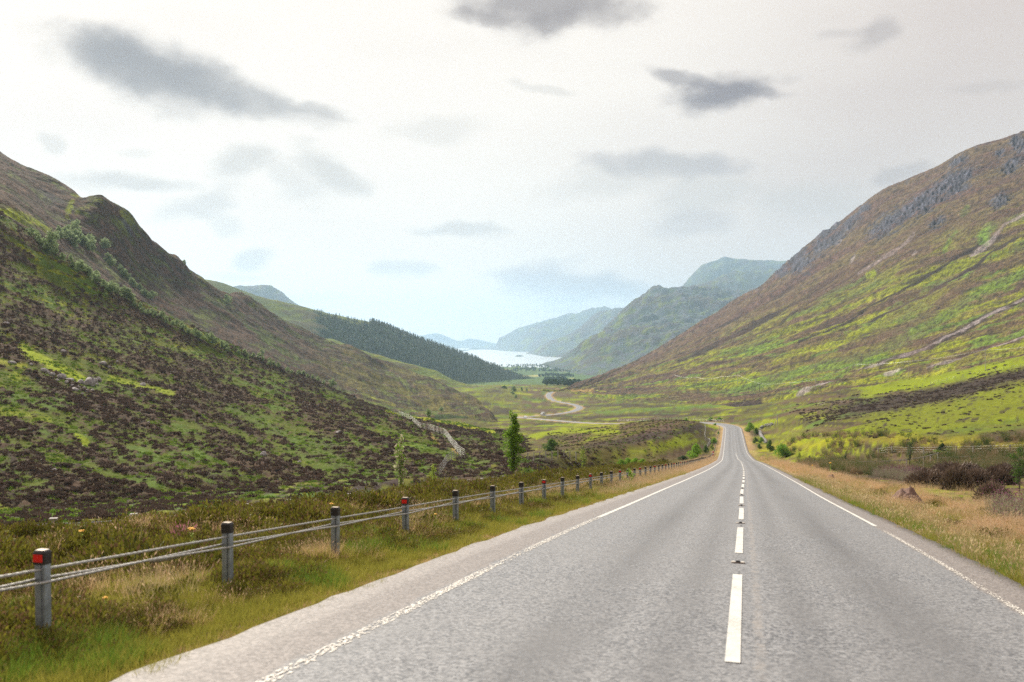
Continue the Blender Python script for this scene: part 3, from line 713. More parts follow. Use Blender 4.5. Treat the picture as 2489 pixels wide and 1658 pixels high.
Z = Z + edge*(skyl*(6*nb*Y/1000 + 2.0*n2) + 7*(gul+.2)*Y/1000 + .5*n3) + cragm*(9*rib + 4*n2)
rough_m = sstep(0, .25, -st + .2*n2)
Z = Z + rough_m*.9*(.5-np.abs(perlin(X/2.8, (Y+Z)/2.8, 111)))
great_right_hill = hill('great_right_hillside', X, Y, Z, C, M_HILL2, 'long green and brown mountainside with grey crags on the right')
RG = (P, Q, X, Y, Z)

# --- mountains beyond the loch side
M_FAR = terrain_mat('far_mountain_cover', .03, .12, .4, .6, 10.0)
def far_hill(name, curves, p0, p1, nu, nv, amp, label, seed, rock=.4, base=(.072, .092, .075)):
    P, Q, X, Y, Z, Vv, tk = loft(curves, p0, p1, nu, nv)
    k = Y.mean()/4800
    n1 = fbm(X/(300*k), Y/(300*k), 4, seed); n2 = fbm(X/(60*k), (Y+2*Z)/(60*k), 4, seed+1); n3 = fbm(P/9, Q/7, 3, seed+3)
    C = cmix(np.zeros(X.shape+(3,)) + np.array(base), HEATH2*.9, sstep(-.1, .3, n1 + .6*n2)*.6)
    C = cmix(C, MOSS*.8, sstep(.05, .3, fbm((P - .8*Q)/40, (Q + .5*P)/12, 4, seed+2))*.6)
    C = cmix(C, CRAG*1.1, sstep(.06, .25, n2 - .4*n1 + .3*n3)*rock)
    edge = sstep(0, .1, Vv)*sstep(1, .9, Vv); sky = 1 - .75*np.exp(-((Vv - tk[-2])/.03)**2)
    ridge = .35 - np.abs(fbm(X/(220*k), (Y + Z)/(260*k), 4, seed+5))
    amp = amp*sstep(-5, 110, Z + 135)
    Z = Z + edge*sky*amp*(n1 + 1.2*ridge + .35*n2) + edge*amp*.12*n2
    return hill(name, X, Y, Z, C, M_FAR, label)
M1 = [
 [(1290,925,3300),(1330,925,3250),(1400,925,3100),(1600,925,3000),(1900,925,2900)],
 [(1290,905,3900),(1330,898,4200),(1363,888,4200),(1450,870,3800),(1600,850,3500),(1900,850,3400)],
 [(1290,900,4100),(1330,889,4600),(1363,876,4600),(1410,852,4400),(1480,815,4250),(1560,790,4200),(1700,775,4200),(1900,790,4200)],
 [(1290,897,4200),(1310,888,4700),(1330,880,5100),(1345,877,5200),(1363,871,5000),(1382,857,4800),(1420,839,4700),(1459,820,4700),(1474,799,4750),(1493,783,4800),(1512,760,4850),(1530,742,4900),(1543,732,4900),(1573,715,4950),(1590,703,5000),(1604,701,5000),(1625,704,5000),(1650,700,5000),(1688,702,5050),(1726,700,5100),(1765,706,5100),(1803,710,5100),(1900,706,5100)],
 [(1290,905,4400),(1363,890,5600),(1500,850,5600),(1700,780,5800),(1900,780,5800)],
]
far_hill('craggy_bluff_mountain', M1, 1290, 1900, 360, 190, 42, 'craggy blue-green mountain above the head of the loch', 201, .65)
M2b = [
 [(1560,850,5400),(1900,850,5400)],
 [(1560,760,6000),(1680,740,6000),(1900,720,6000)],
 [(1560,730,6500),(1640,708,6500),(1680,700,6500),(1726,682,6500),(1784,663,6500),(1822,657,6500),(1900,656,6500)],
 [(1560,800,7000),(1900,780,7000)]]
far_hill('middle_shoulder_mountain', M2b, 1560, 1900, 130, 70, 35, 'hazy green shoulder under the high summit', 211, .35)
M2 = [
 [(1600,850,7000),(1950,850,7000)],
 [(1600,770,7700),(1740,700,7700),(1950,690,7700)],
 [(1600,735,8200),(1640,712,8200),(1658,700,8200),(1673,681,8200),(1703,651,8200),(1726,638,8200),(1745,632,8200),(1761,626,8200),(1780,629,8200),(1803,632,8200),(1841,634,8200),(1900,636,8200),(1950,640,8200)],
 [(1600,760,9000),(1950,720,9000)]]
far_hill('high_summit_mountain', M2, 1600, 1950, 130, 70, 45, 'highest blue summit behind the right-hand hills', 221, .3)
M3 = [
 [(1230,875,7800),(1275,868,7600),(1330,880,6500),(1420,880,6300),(1650,880,6300)],
 [(1230,866,8400),(1275,861,8500),(1330,868,7000),(1420,850,7000),(1650,850,7000)],
 [(1230,866,8600),(1275,860,8700),(1310,846,8500),(1355,828,8300),(1405,803,8500),(1428,787,8600),(1447,768,8700),(1470,760,8700),(1497,753,8700),(1520,753,8700),(1650,770,8700)],
 [(1230,868,9200),(1300,858,9300),(1650,800,9500)]]
far_hill('second_lochside_mountain', M3, 1230, 1650, 190, 80, 50, 'second blue ridge running down to the loch', 231, .4)
M4 = [
 [(1150,849,12200),(1191,852,11500),(1250,858,9800),(1330,860,9600),(1650,860,9600)],
 [(1150,846,13200),(1191,847,12600),(1250,838,11000),(1330,825,10500),(1650,815,10500)],
 [(1150,845,13500),(1172,845,13400),(1190,847,13200),(1200,843,13000),(1214,829,12600),(1237,818,12400),(1268,799,12200),(1290,789,12000),(1325,781,12000),(1344,777,12000),(1367,768,12000),(1382,767,12000),(1413,762,12000),(1440,755,12000),(1474,748,12000),(1489,755,12000),(1560,760,12000),(1650,790,12000)],
 [(1150,848,14000),(1250,840,13800),(1650,810,13500)]]
far_hill('third_lochside_mountain', M4, 1150, 1650, 210, 70, 70, 'pale blue ridge farthest down the right shore', 241, .2)
M5 = [
 [(980,852,12500),(1235,849,13600)],
 [(980,838,14300),(1061,833,14500),(1130,838,15000),(1235,845.5,15000)],
 [(980,835,15000),(1010,822,15000),(1038,814,15000),(1061,811,15000),(1088,820,15200),(1118,829,15500),(1138,824,15600),(1160,826,15600),(1191,832,15700),(1235,843,15800)],
 [(980,845,17000),(1235,843,17500)]]
far_hill('far_shore_hills', M5, 980, 1235, 130, 40, 25, 'faint low hills on the far shore of the loch', 251, .1)
ML2 = [
 [(520,800,5200),(760,820,5200)],
 [(520,740,5900),(760,790,5900)],
 [(520,715,6300),(560,700,6300),(582,698,6300),(608,699,6300),(651,697,6300),(674,706,6300),(714,735,6300),(760,765,6300)],
 [(520,760,7000),(760,800,7000)]]
far_hill('left_blue_peak_mountain', ML2, 520, 760, 120, 50, 30, 'small blue peak over the left-hand hills', 261, .2)
# islands in the loch
def island(px, py, rw, h, label, seed):
    Yi = 141.55*F/(py-HY); xi = (px-CX)/F*Yi; w = rw/F*Yi
    u, v = np.meshgrid(np.linspace(-1, 1, 30), np.linspace(-1, 1, 16)); r = np.hypot(u, v)
    z = h*np.clip(1-r**2, -.4, 1)*(1 + .6*fbm(u*3, v*3, 3, seed))
    X_, Y_ = xi + u*w, Yi + v*w*1.2
    C_ = np.zeros(X_.shape+(3,)) + np.array([.05, .07, .03])
    return hill('island', X_, Y_, -140.0 + z, C_, M_FAR, label)
island(1153, 849.6, 17, 22, 'wooded island in the loch, the larger one', 5)
island(1127, 852.5, 14, 12, 'low flat island nearer the plantation edge', 6)
island(1262, 866.5, 12, 10, 'small dark islet off the right shore', 7)
island(1130, 862, 6, 5, 'tiny islet near the plantation edge', 8)

# loch
m, t, b = new_mat('loch_water')
b.inputs['Base Color'].default_value = (.93, .93, .92, 1); b.inputs['Metallic'].default_value = .9; b.inputs['Roughness'].default_value = .22; b.inputs['IOR'].default_value = 1.33
nz = N(t, 'ShaderNodeTexNoise'); nz.inputs['Scale'].default_value = .05; nz.inputs['Detail'].default_value = 4
gp = N(t, 'ShaderNodeNewGeometry'); t.links.new(gp.outputs['Position'], nz.inputs['Vector'])
bp = N(t, 'ShaderNodeBump'); bp.inputs['Strength'].default_value = .06; bp.inputs['Distance'].default_value = .6; t.links.new(nz.outputs[0], bp.inputs['Height']); t.links.new(bp.outputs[0], b.inputs['Normal'])
wx, wy = np.meshgrid(np.linspace(-9500, 9500, 24), np.linspace(3200, 20500, 40))
me = np_mesh('loch', np.stack([wx, wy, wx*0-140.0], -1).reshape(-1, 3), grid_quads(*wx.shape))
tag(link('loch_water', me, None, [m]), 'bright still water of the long loch', None, None, 'structure')

# haze
hz = MB().box((0, 10350, 355), (20000, 20700, 1010))
mh, th, _ = new_mat('haze_air'); th.nodes.remove(_)
pv = N(th, 'ShaderNodeVolumePrincipled'); pv.inputs['Color'].default_value = (.52, .75, 1.0, 1); pv.inputs['Density'].default_value = 0.88e-4; pv.inputs['Anisotropy'].default_value = .15
th.links.new(pv.outputs[0], th.nodes['Material Output'].inputs['Volume'])
tag(hz.build('haze', mh), 'thin bluish haze filling the glen', None, None, 'stuff')
# ------------------------------------------------------------------ road surface
m, t, b = new_mat('road_asphalt')
lat = N(t, 'ShaderNodeAttribute', attribute_name='lat')
sp = N(t, 'ShaderNodeSeparateXYZ'); t.links.new(lat.outputs['Vector'], sp.inputs[0])
gp = N(t, 'ShaderNodeNewGeometry')
def tn(tree, scale, detail, vec, rough=.5, dims='3D'):
    n = N(tree, 'ShaderNodeTexNoise'); n.inputs['Scale'].default_value = scale; n.inputs['Detail'].default_value = detail; n.inputs['Roughness'].default_value = rough
    tree.links.new(vec, n.inputs['Vector']); return n.outputs[0]
def mr_(tree, v, a, b_, c_, d_, smooth=False):
    r = N(tree, 'ShaderNodeMapRange'); 
    if smooth: r.interpolation_type = 'SMOOTHSTEP'
    for k, q in enumerate((a, b_, c_, d_)): r.inputs[k+1].default_value = q
    tree.links.new(v, r.inputs[0]); return r.outputs[0]
def ma(tree, op, a, b_=None, c_=None):
    n = N(tree, 'ShaderNodeMath', operation=op)
    for k, q in enumerate((a, b_, c_)):
        if q is None: continue
        if isinstance(q, (int, float)): n.inputs[k].default_value = q
        else: tree.links.new(q, n.inputs[k])
    return n.outputs[0]
def mixrgb(tree, f, a, b_):
    n = N(tree, 'ShaderNodeMix', data_type='RGBA')
    for k, q in ((0, f), (6, a), (7, b_)):
        if isinstance(q, tuple): n.inputs[k].default_value = (*q, 1)
        elif isinstance(q, (int, float)): n.inputs[k].default_value = q
        else: tree.links.new(q, n.inputs[k])
    return n.outputs[2]
pos = gp.outputs['Position']
vor = N(t, 'ShaderNodeTexVoronoi'); vor.inputs['Scale'].default_value = 46; t.links.new(pos, vor.inputs['Vector'])
vs = N(t, 'ShaderNodeSeparateXYZ'); t.links.new(vor.outputs['Color'], vs.inputs[0])
grain = ma(t, 'ADD', ma(t, 'MULTIPLY', vs.outputs[0], .55), ma(t, 'MULTIPLY', tn(t, 28, 3, pos, .7), .75))
wv = N(t, 'ShaderNodeMapping'); wv.inputs['Scale'].default_value = (1, .06, 1); t.links.new(lat.outputs['Vector'], wv.inputs[0])
streak = tn(t, 1.6, 5, wv.outputs[0], .6)
blot = tn(t, .55, 5, pos, .6)
base = mixrgb(t, mr_(t, grain, .35, .95, 0, 1), (.055, .060, .074), (.305, .308, .325))
# wheel tracks polished paler, lane middles darker
D = sp.outputs[0]
def bump_at(c_, w): return mr_(t, ma(t, 'ABSOLUTE', ma(t, 'SUBTRACT', D, c_)), w, 0.0, 0, 1, True)
mid = ma(t, 'ADD', ma(t, 'ADD', bump_at(1.45, .7), bump_at(-1.35, .6)), ma(t, 'MULTIPLY', ma(t, 'ADD', bump_at(-.42, .35), bump_at(.55, .3)), .7))
dark = ma(t, 'MULTIPLY', mid, mr_(t, ma(t, 'ADD', streak, blot), .75, 1.2, .15, 1.0))
base = mixrgb(t, ma(t, 'MULTIPLY', dark, .8), base, (.070, .071, .080))
base = mixrgb(t, mr_(t, blot, .38, .66, 0, .42), base, (.205, .205, .215))
# joint beside the centre line: pale chippings
ej = ma(t, 'ADD', D, ma(t, 'MULTIPLY', ma(t, 'SUBTRACT', tn(t, 5, 3, pos), .5), .10))
seam = mr_(t, ma(t, 'ABSOLUTE', ma(t, 'SUBTRACT', ej, .19)), .05, .02, 0, 1)
base = mixrgb(t, ma(t, 'MULTIPLY', seam, mr_(t, tn(t, 4, 4, pos, .7), .42, .62, .08, .6)), base, (.30, .275, .26))
crack = mr_(t, ma(t, 'ABSOLUTE', ma(t, 'SUBTRACT', ej, .015)), .016, .004, 0, 1)
base = mixrgb(t, ma(t, 'MULTIPLY', crack, mr_(t, tn(t, 2.2, 3, pos), .5, .6, 0, .8)), base, (.03, .03, .03))
# older pinkish chippings outside the edge lines
jit = ma(t, 'MULTIPLY', ma(t, 'SUBTRACT', tn(t, 3.0, 5, pos, .65), .5), .22)
sh = ma(t, 'MAXIMUM', mr_(t, ma(t, 'ADD', D, jit), -2.84, -2.92, 0, 1), mr_(t, ma(t, 'ADD', D, jit), 2.58, 2.66, 0, 1))
shc = mixrgb(t, mr_(t, grain, .3, .95, 0, 1), (.105, .092, .090), (.285, .258, .252))
base = mixrgb(t, sh, base, shc)
t.links.new(base, b.inputs['Base Color'])
b.inputs['Roughness'].default_value = .60; b.inputs['Specular IOR Level'].default_value = .5
bp = N(t, 'ShaderNodeBump'); bp.inputs['Strength'].default_value = .7; bp.inputs['Distance'].default_value = .006; t.links.new(grain, bp.inputs['Height']); t.links.new(bp.outputs[0], b.inputs['Normal'])
M_ROAD = m
ss = np.concatenate([np.arange(-18, 60, .35), np.arange(60, 200, 1.0), np.arange(200, SS[-1]-S0-2, 2.0)])
ds = np.array([L_EDGE, -3.3, -2.9, -2.2, -1.4, -.7, 0, .7, 1.4, 2.2, 2.65, 3.0, R_EDGE])
Sg, Dg = np.meshgrid(ss, ds, indexing='ij')
Dj = Dg.copy()
Dj[:, 0] += .14*fbm(ss*.9, ss*0, 4, 301) + .05*fbm(ss*6, ss*0, 2, 302); Dj[:, -1] += .12*fbm(ss*.9, ss*0+7, 4, 303) + .05*fbm(ss*6, ss*0, 2, 304)
x, y, z = road_at(Sg.ravel(), Dj.ravel())
z = z - .022*np.abs(Dj.ravel()) + .012
V = np.stack([x, y, z], -1)
low = V.reshape(len(ss), len(ds), 3).copy()
skl = low[:, :1].copy(); skl[..., 2] -= .10; skr = low[:, -1:].copy(); skr[..., 2] -= .10
allv = np.concatenate([skl, low, skr], 1)
lt = np.stack([Dj, Sg], -1); lt = np.concatenate([lt[:, :1], lt, lt[:, -1:]], 1)
me = np_mesh('road', allv.reshape(-1, 3), grid_quads(len(ss), len(ds)+2)[:, ::-1], None, lt)
road = tag(link('road', me, None, [M_ROAD]), 'grey two-lane road running downhill and winding through the glen', None, None, 'structure')
M_PAINT, t, b = new_mat('white_road_paint')
gp = N(t, 'ShaderNodeNewGeometry'); wn_ = ma(t, 'ADD', ma(t, 'MULTIPLY', tn(t, 70, 4, gp.outputs['Position'], .7), .6), ma(t, 'MULTIPLY', tn(t, 4, 4, gp.outputs['Position'], .6), .5))
t.links.new(mixrgb(t, mr_(t, wn_, .54, .68, 0, .8), (.62, .61, .585), (.27, .265, .26)), b.inputs['Base Color']); b.inputs['Roughness'].default_value = .6
M_PAINT_WORN = simple('worn_road_paint', (.66, .63, .59), .7, noise=.15, nscale=20)
def strip(name, s0, s1, d0, d1, mat, step=.5, lift=.004, thick=0.0):
    n = max(2, int((s1-s0)/step)+1); s = np.linspace(s0, s1, n)
    rows = []
    for d in (d0, d1):
        x, y, z = road_at(s, d); rows.append(np.stack([x, y, z - .022*abs((d0+d1)/2) + .012 + lift + .001*0], -1))
    V = np.stack(rows, 1).reshape(-1, 3); i = np.arange(n-1)*2
    q = np.stack([i, i+1, i+3, i+2], -1)
    return link(name, np_mesh(name, V, q[:, ::-1] if d0 > d1 else q[:, ::-1], None), road, [mat])
NS = 5.92/.9654
dashes = []
for k in range(-2, 34):
    s0 = NS + 6.0*k
    strip('centre_dash', s0, s0 + 4.0, -.05, .055, M_PAINT, lift=.006)
def worn_line(name, dc, s0, s1, worn_to, w=.10):
    V = []; Fq = []; s = s0
    while s < s1:
        st_ = .035 if s < worn_to else 1.0
        keep = s >= worn_to
        for k in range(5 if s < worn_to else 1):
            if s < worn_to:
                a = dc - w/2 + w*k/5 + random.uniform(-.012, .012); c_ = a + w/5*random.uniform(.4, 1.4)
                if random.random() > (.66 + .38*math.sin(s*1.3)*math.sin(s*.37+1)): continue
            else: a, c_ = dc - w/2, dc + w/2
            if s > worn_to and s < worn_to + 30 and random.random() < .06: continue
            e = s + st_*(random.uniform(.5, 1.2) if s < worn_to else 1.02)
            x, y, z = road_at(np.array([s, s, e, e]), np.array([a, c_, c_, a])); z = z - .022*abs(dc) + .017
            bq = len(V); V += list(zip(x, y, z)); Fq.append((bq, bq+1, bq+2, bq+3))
        s += st_
    return link(name, np_mesh(name, np.array(V), np.array(Fq)), road, [M_PAINT_WORN if worn_to > s0 else M_PAINT])
worn_line('worn_edge_line', -2.80, 3.0, 17.5, 17.5)
worn_line('worn_edge_line', 2.66, 3.0, 18.0, 18.0, .07)
worn_line('edge_line', -2.80, 17.5, 420, 0)
worn_line('edge_line', 2.66, 18, 420, 0, .08)

# reflecting road studs in their castings
M_IRON = simple('cast_iron', (.16, .12, .10), .7, noise=.3, nscale=60)
M_RUB = simple('black_rubber', (.018, .018, .02), .6)
M_STUDW = simple('pale_worn_casting', (.72, .68, .62), .6, noise=.2, nscale=50)
def stud(s):
    x, y, z = road_at(np.array([s]), np.array([0.0])); h = math.atan2(float(np.interp(s+S0, SS, TY)), float(np.interp(s+S0, SS, TX))) - math.pi/2
    r = empty('road_stud', (x[0], y[0], z[0]+.012), 'cat\'s eye stud set in the gap of the white centre dashes', 'road stud', 'cat\'s eyes along the centre line'); r.rotation_euler = (math.atan(-.12), 0, h); r.scale = (.72, .72, .72)
    return r
st0 = stud(NS + 5.0)
mb = MB()
prof = [(math.cos(a)*.12, math.sin(a)*.075) for a in np.linspace(0, 2*math.pi, 14, endpoint=False)]
c1 = MB().prism(prof, 0, .012).build('casting', M_IRON, st0)
lug_me = MB().prism([(math.cos(a)*.034, math.sin(a)*.045) for a in np.linspace(0, 2*math.pi, 10, endpoint=False)], .012, .026).mesh('lug')
for sx in (-.078, .078):
    o = link('shoulder', lug_me, st0, [M_STUDW]); o.location = (sx, 0, 0)
MB().box((0, 0, .026), (.075, .10, .028), 0, .8).build('rubber_insert', M_RUB, st0)
def copy_tree(o, parent=None):
    c_ = o.copy(); COL.objects.link(c_); c_.parent = parent
    for ch_ in [q for q in bpy.data.objects if q.parent == o]: copy_tree(ch_, c_)
    return c_
for k in range(1, 14):
    s = NS + 5.0 + 6*k
    x, y, z = road_at(np.array([s]), np.array([0.0]))
    c_ = st0.copy(); COL.objects.link(c_); c_.location = (x[0], y[0], z[0]+.012)
    if k <= 7: c_['label'] = ['', 'second cat\'s eye stud from the camera, past the second dash', 'third cat\'s eye stud from the camera along the centre line', 'fourth cat\'s eye stud from the camera along the centre line', 'fifth cat\'s eye stud from the camera along the centre line', 'sixth cat\'s eye stud from the camera along the centre line', 'seventh cat\'s eye stud from the camera along the centre line', 'eighth cat\'s eye stud from the camera along the centre line'][k]
    else: c_['label'] = 'tiny cat\'s eye stud far down the centre line before the dip'
    for ch_ in list(st0.children):
        q = ch_.copy(); COL.objects.link(q); q.parent = c_
st0['label'] = 'nearest cat\'s eye stud, in the gap beyond the first long white dash'

# ------------------------------------------------------------------ finding the ground under a spot seen in the photograph
bpy.context.view_layer.update()
DG = bpy.context.evaluated_depsgraph_get()
from mathutils.bvhtree import BVHTree
TERR = {}
for o_ in (ground, near_left_slope, big_left_hill, green_spur, plantation_hill, great_right_hill):
    TERR[o_.name] = BVHTree.FromObject(o_, DG)
def hit(px, py, only=None):
    d = Vector(((px-CX)/F, 1.0, -(py-HY)/F)); best = None
    for n_, tr in TERR.items():
        if only and n_ not in only: continue
        loc, nrm, idx, dist = tr.ray_cast(Vector((0, 0, ZC)), d.normalized())
        if loc is not None and (best is None or dist < best[1]): best = (loc, dist, n_, nrm)
    return best[0] if best else None
def top_z(x, y):
    best = -1e9
    for tr in TERR.values():
        loc, *_ = tr.ray_cast(Vector((x, y, 900)), Vector((0, 0, -1)))
        if loc is not None: best = max(best, loc.z)
    return best

# ------------------------------------------------------------------ wire-rope safety fence along the left verge
M_GALV = simple('galvanised_steel', (.26, .30, .35), .45, .55, .25, 14)
M_ROPE = simple('twisted_wire_rope', (.40, .39, .38), .5, .6, .35, 90)
M_CAP = simple('black_plastic_cap', (.014, .012, .013), .45, noise=.1)
M_CAPTOP = simple('cap_top_reflection', (.42, .34, .26), .5, noise=.2)  # pale reflection on top of the black cap, put into the colour
M_RED = simple('red_reflector', (.62, .015, .012), .3, noise=.15, nscale=40)
M_WHITE = simple('white_reflector', (.8, .8, .78), .3)
FD = -5.02
def fence_z(s):
    x, y, z = road_at(s, FD); return x, y, z
barrier_s0 = 5.39
barrier = empty('wire_rope_barrier', tuple(float(q[0]) for q in fence_z(np.array([barrier_s0]))), 'wire-rope safety fence on grey steel posts with black caps along the left verge', 'safety fence')
bl = Vector(barrier.location)
# post section: a rounded channel, open on the far side
def rprof(w, d, r, n=4):
    p = []
    for cx_, cy_, a0 in ((w/2-r, d/2-r, 0), (-w/2+r, d/2-r, 90), (-w/2+r, -d/2+r, 180), (w/2-r, -d/2+r, 270)):
        for k in range(n+1):
            a = math.radians(a0 + 90*k/n); p.append((cx_ + r*math.cos(a), cy_ + r*math.sin(a)))
    return p
pw, pdp = .100, .060
post_mb = MB().prism(rprof(pw*.62, pdp, .012), -.35, .645, (-pw*.19, 0)).prism(rprof(pw*.30, pdp*1.15, .010), -.35, .645, (pw*.35, 0))
post_mb.box((0.03, -.030, .25), (.004, .012, .78))
post_me = post_mb.mesh('post'); post_me.polygons.foreach_set('use_smooth', np.zeros(len(post_me.polygons), bool))
cap_mb = MB().prism(rprof(.112, .085, .020), .635, .722)
# slightly domed lid
pr = rprof(.112, .085, .020); pr2 = [(x*.8, y*.75) for x, y in pr]; nn = len(pr)
cap_mb.add([(x, y, .722) for x, y in pr] + [(x, y, .738) for x, y in pr2], [(i, (i+1) % nn, nn+(i+1) % nn, nn+i) for i in range(nn)] + [tuple(range(nn, 2*nn))])
cap_me = cap_mb.mesh('cap')
glint_me = MB().prism([(x*.72, y*.66) for x, y in pr], .7385, .741).mesh('cap_top_glint')  # thin sheet that carries the painted reflection
ref_me = MB().prism(rprof(.084, .006, .003), .655, .712, (0, -.045)).mesh('reflector')
NP = 140
reds = {0, 3, 7, 10, 13, 16, 19, 22, 25, 28, 31}
post_xyz = []
for k in range(-3, 150):
    s = barrier_s0 + 2.40*k
    if s > 352: break
    x, y, z = (float(q[0]) for q in fence_z(np.array([s])))
    hz_ = np.interp(s + S0, SS, RZ)
    lift = np.interp(s, [0, 6, 12, 200], [-.16, -.18, -.235, -.235])
    p = Vector((x, y, z + lift))
    h = math.atan2(float(np.interp(s+S0, SS, TY)), float(np.interp(s+S0, SS, TX))) - math.pi/2
    lean = random.uniform(-.012, .012)
    post_xyz.append((s, p, h))
    o = link('post', post_me, barrier, [M_GALV]); o.location = p - bl; o.rotation_euler = (lean, random.uniform(-.012, .012), h)
    if s > 170: continue
    c_ = link('cap', cap_me, o, [M_CAP])
    if s < 60: link('cap_top_glint', glint_me, o, [M_CAPTOP])
    if k in reds:
        q = link('reflector', ref_me, o, [M_RED]); q['label'] = 'red reflector'
def rope(name, offs, z_of, s_a, s_b, rad, step, parent=barrier):
    """rope through the posts; z_of(k) height, offs(k) sideways offset at post k"""
    ks = np.array([(q[0]) for q in post_xyz]); P3 = np.array([tuple(q[1]) for q in post_xyz])
    S_ = np.arange(s_a, min(s_b, ks[-1]), step)
    hz_ = np.array([z_of(k) for k in range(len(ks))]); of_ = np.array([offs(k) for k in range(len(ks))])
    x, y, z = (np.interp(S_, ks, P3[:, j]) for j in range(3))
    nx = np.interp(S_ + S0, SS, TY); ny = -np.interp(S_ + S0, SS, TX)
    o_ = np.interp(S_, ks, of_); x = x + nx*o_; y = y + ny*o_; z = z + np.interp(S_, ks, hz_)
    n = 9; ang = np.arange(n)*2*math.pi/n
    lobes = rad*(1 + .16*np.cos(3*(ang[None, :] - S_[:, None]*2*math.pi/.22))) if step < .05 else np.full((len(S_), n), rad)
    ca = np.cos(ang)[None, :]*lobes; sa = np.sin(ang)[None, :]*lobes
    V = np.stack([x[:, None] + nx[:, None]*ca - bl.x, y[:, None] + ny[:, None]*ca - bl.y, z[:, None] + sa - bl.z], -1).reshape(-1, 3)
    i = np.arange(len(S_)-1)[:, None]*n; j = np.arange(n)[None, :]
    q = np.stack([i + j, i + (j+1) % n, i + n + (j+1) % n, i + n + j], -1).reshape(-1, 4)
    return V, q
def cable(offs, z_of, rad=.0105):
    V1, q1 = rope('cable', offs, z_of, .4, 16, rad, .018)
    V2, q2 = rope('cable', offs, z_of, 15.98, 345, rad*1.05, .6)
    link('cable', np_mesh('cable', np.concatenate([V1, V2]), np.concatenate([q1, q2 + len(V1)])), barrier, [M_ROPE])
cable(lambda k: .012, lambda k: .595)
cable(lambda k: .045 if k % 2 else -.045, lambda k: .500 if k % 2 else .515)
cable(lambda k: -.045 if k % 2 else .045, lambda k: .515 if k % 2 else .492)
# turnbuckle on the lower rope between the first two posts
sA = barrier_s0; 
def at_s(s, off, h):
    x, y, z = (float(q[0]) for q in fence_z(np.array([s]))); lift = np.interp(s, [0, 6, 12, 200], [-.16, -.18, -.235, -.235])
    nx, ny = float(np.interp(s+S0, SS, TY)), -float(np.interp(s+S0, SS, TX)); return Vector((x + nx*off, y + ny*off, z + lift + h)) - bl
tb = MB().tube([at_s(sA+1.25, -.02, .485), at_s(sA+1.32, -.02, .485), at_s(sA+1.34, -.02, .485), at_s(sA+1.60, -.015, .488), at_s(sA+1.62, -.015, .488), at_s(sA+1.78, -.01, .492)], [.013, .016, .022, .023, .013, .012], 10)
tb.build('turnbuckle', simple('dull_steel_sleeve', (.30, .27, .25), .5, .5), barrier, True)

# ------------------------------------------------------------------ timber and wire fence behind
M_WOOD = simple('weathered_timber', (.30, .28, .27), .85, noise=.35, nscale=18, bump=.4)
M_WIRE = simple('fence_wire', (.42, .43, .42), .5, .5)
tf = empty('timber_post_fence', (0, 0, 0), 'weathered grey timber post and wire fence behind the roadside heather on the left', 'fence')
tp = []
for px in [-160, 130, 325, 480, 600, 700, 782, 848, 906, 958, 1003, 1055, 1103, 1140, 1171, 1199, 1224, 1250, 1275, 1299, 1330, 1362]:
    Yp = 2100*15.2/(1811-px); Xp = (px-CX)/F*Yp
    s_, d_ = to_road([Xp], [Yp]); zz = float(ground_height(Xp, Yp, False)); zr = float(np.interp(s_[0]+S0, SS, RZ))
    topz = zr + np.interp(Yp, [18, 22, 33, 45, 62, 90], [-.54, -.66, -.66, -.58, -.50, -.4])
    tp.append((Xp, Yp, topz)); hh = topz - zz + .35
    w_ = random.uniform(.15, .18)
    o = MB().box((0, 0, -hh/2), (w_, w_*.9, hh), 0, .97).build('post', M_WOOD, tf); o.location = (Xp, Yp, topz); o.rotation_euler = (random.uniform(-.03, .03), random.uniform(-.03, .03), random.uniform(0, .5))
for dz in (-.10, -.50):
    w = MB(); P_ = []
    for a_, b_ in zip(tp[:-1], tp[1:]):
        for u in (0, .33, .67): P_.append((lerp(a_[0], b_[0], u), lerp(a_[1], b_[1], u) - .09, lerp(a_[2], b_[2], u) + dz - .04*math.sin(math.pi*u)))
    w.tube(P_, [.006 + .0004*p[1] for p in P_], 5).build('wire', M_WIRE, tf)

def wire_fence(name, label, pts_px, hgt, w, nw, only=None, mat=None, lean=.03, wr=.006, cat='fence'):
    """post-and-wire fence; posts stand on the land at the given pixels' ground points"""
    P3 = []
    for q in pts_px:
        h_ = hit(q[0], q[1], only)
        if h_ is not None: P3.append(h_)
    r = empty(name, P3[0], label, cat); b0 = Vector(P3[0])
    for p in P3:
        o = MB().box((0, 0, hgt/2 - .2), (w, w, hgt + .4)).build('post', mat or M_WOOD, r); o.location = p - b0; o.rotation_euler = (random.uniform(-lean, lean), random.uniform(-lean, lean), random.uniform(0, 1.5))
    for k in range(nw):
        hh = hgt*(1 - .93*k/max(nw, 1) - .06)
        MB().tube([p - b0 + Vector((0, 0, hh)) for p in P3], wr, 4).build('wire', M_WIRE, r)
    return r, P3
def along(line, n):
    a = np.array(line, float); L = np.concatenate([[0], np.cumsum(np.hypot(*np.diff(a, axis=0).T))]); q = np.linspace(0, L[-1], n)
    return list(zip(np.interp(q, L, a[:, 0]), np.interp(q, L, a[:, 1])))
wire_fence('deer_fence', 'pale tall deer fence climbing down the left heather slope to its corner', along([(955,1003),(1000,1022),(1020,1042),(1048,1047),(1062,1053),(1082,1060),(1100,1085),(1118,1108),(1129,1115)], 46), 1.9, .10, 5, ['near_left_hillside'], simple('bleached_timber', (.46, .42, .38), .85, noise=.3), wr=.03)
wire_fence('deer_fence', 'grey deer fence turning back into the hollow below the left slope corner', along([(1129,1116),(1112,1112),(1098,1120),(1085,1130),(1078,1145),(1068,1158)], 13), 1.7, .10, 4, ['near_left_hillside'], wr=.02)
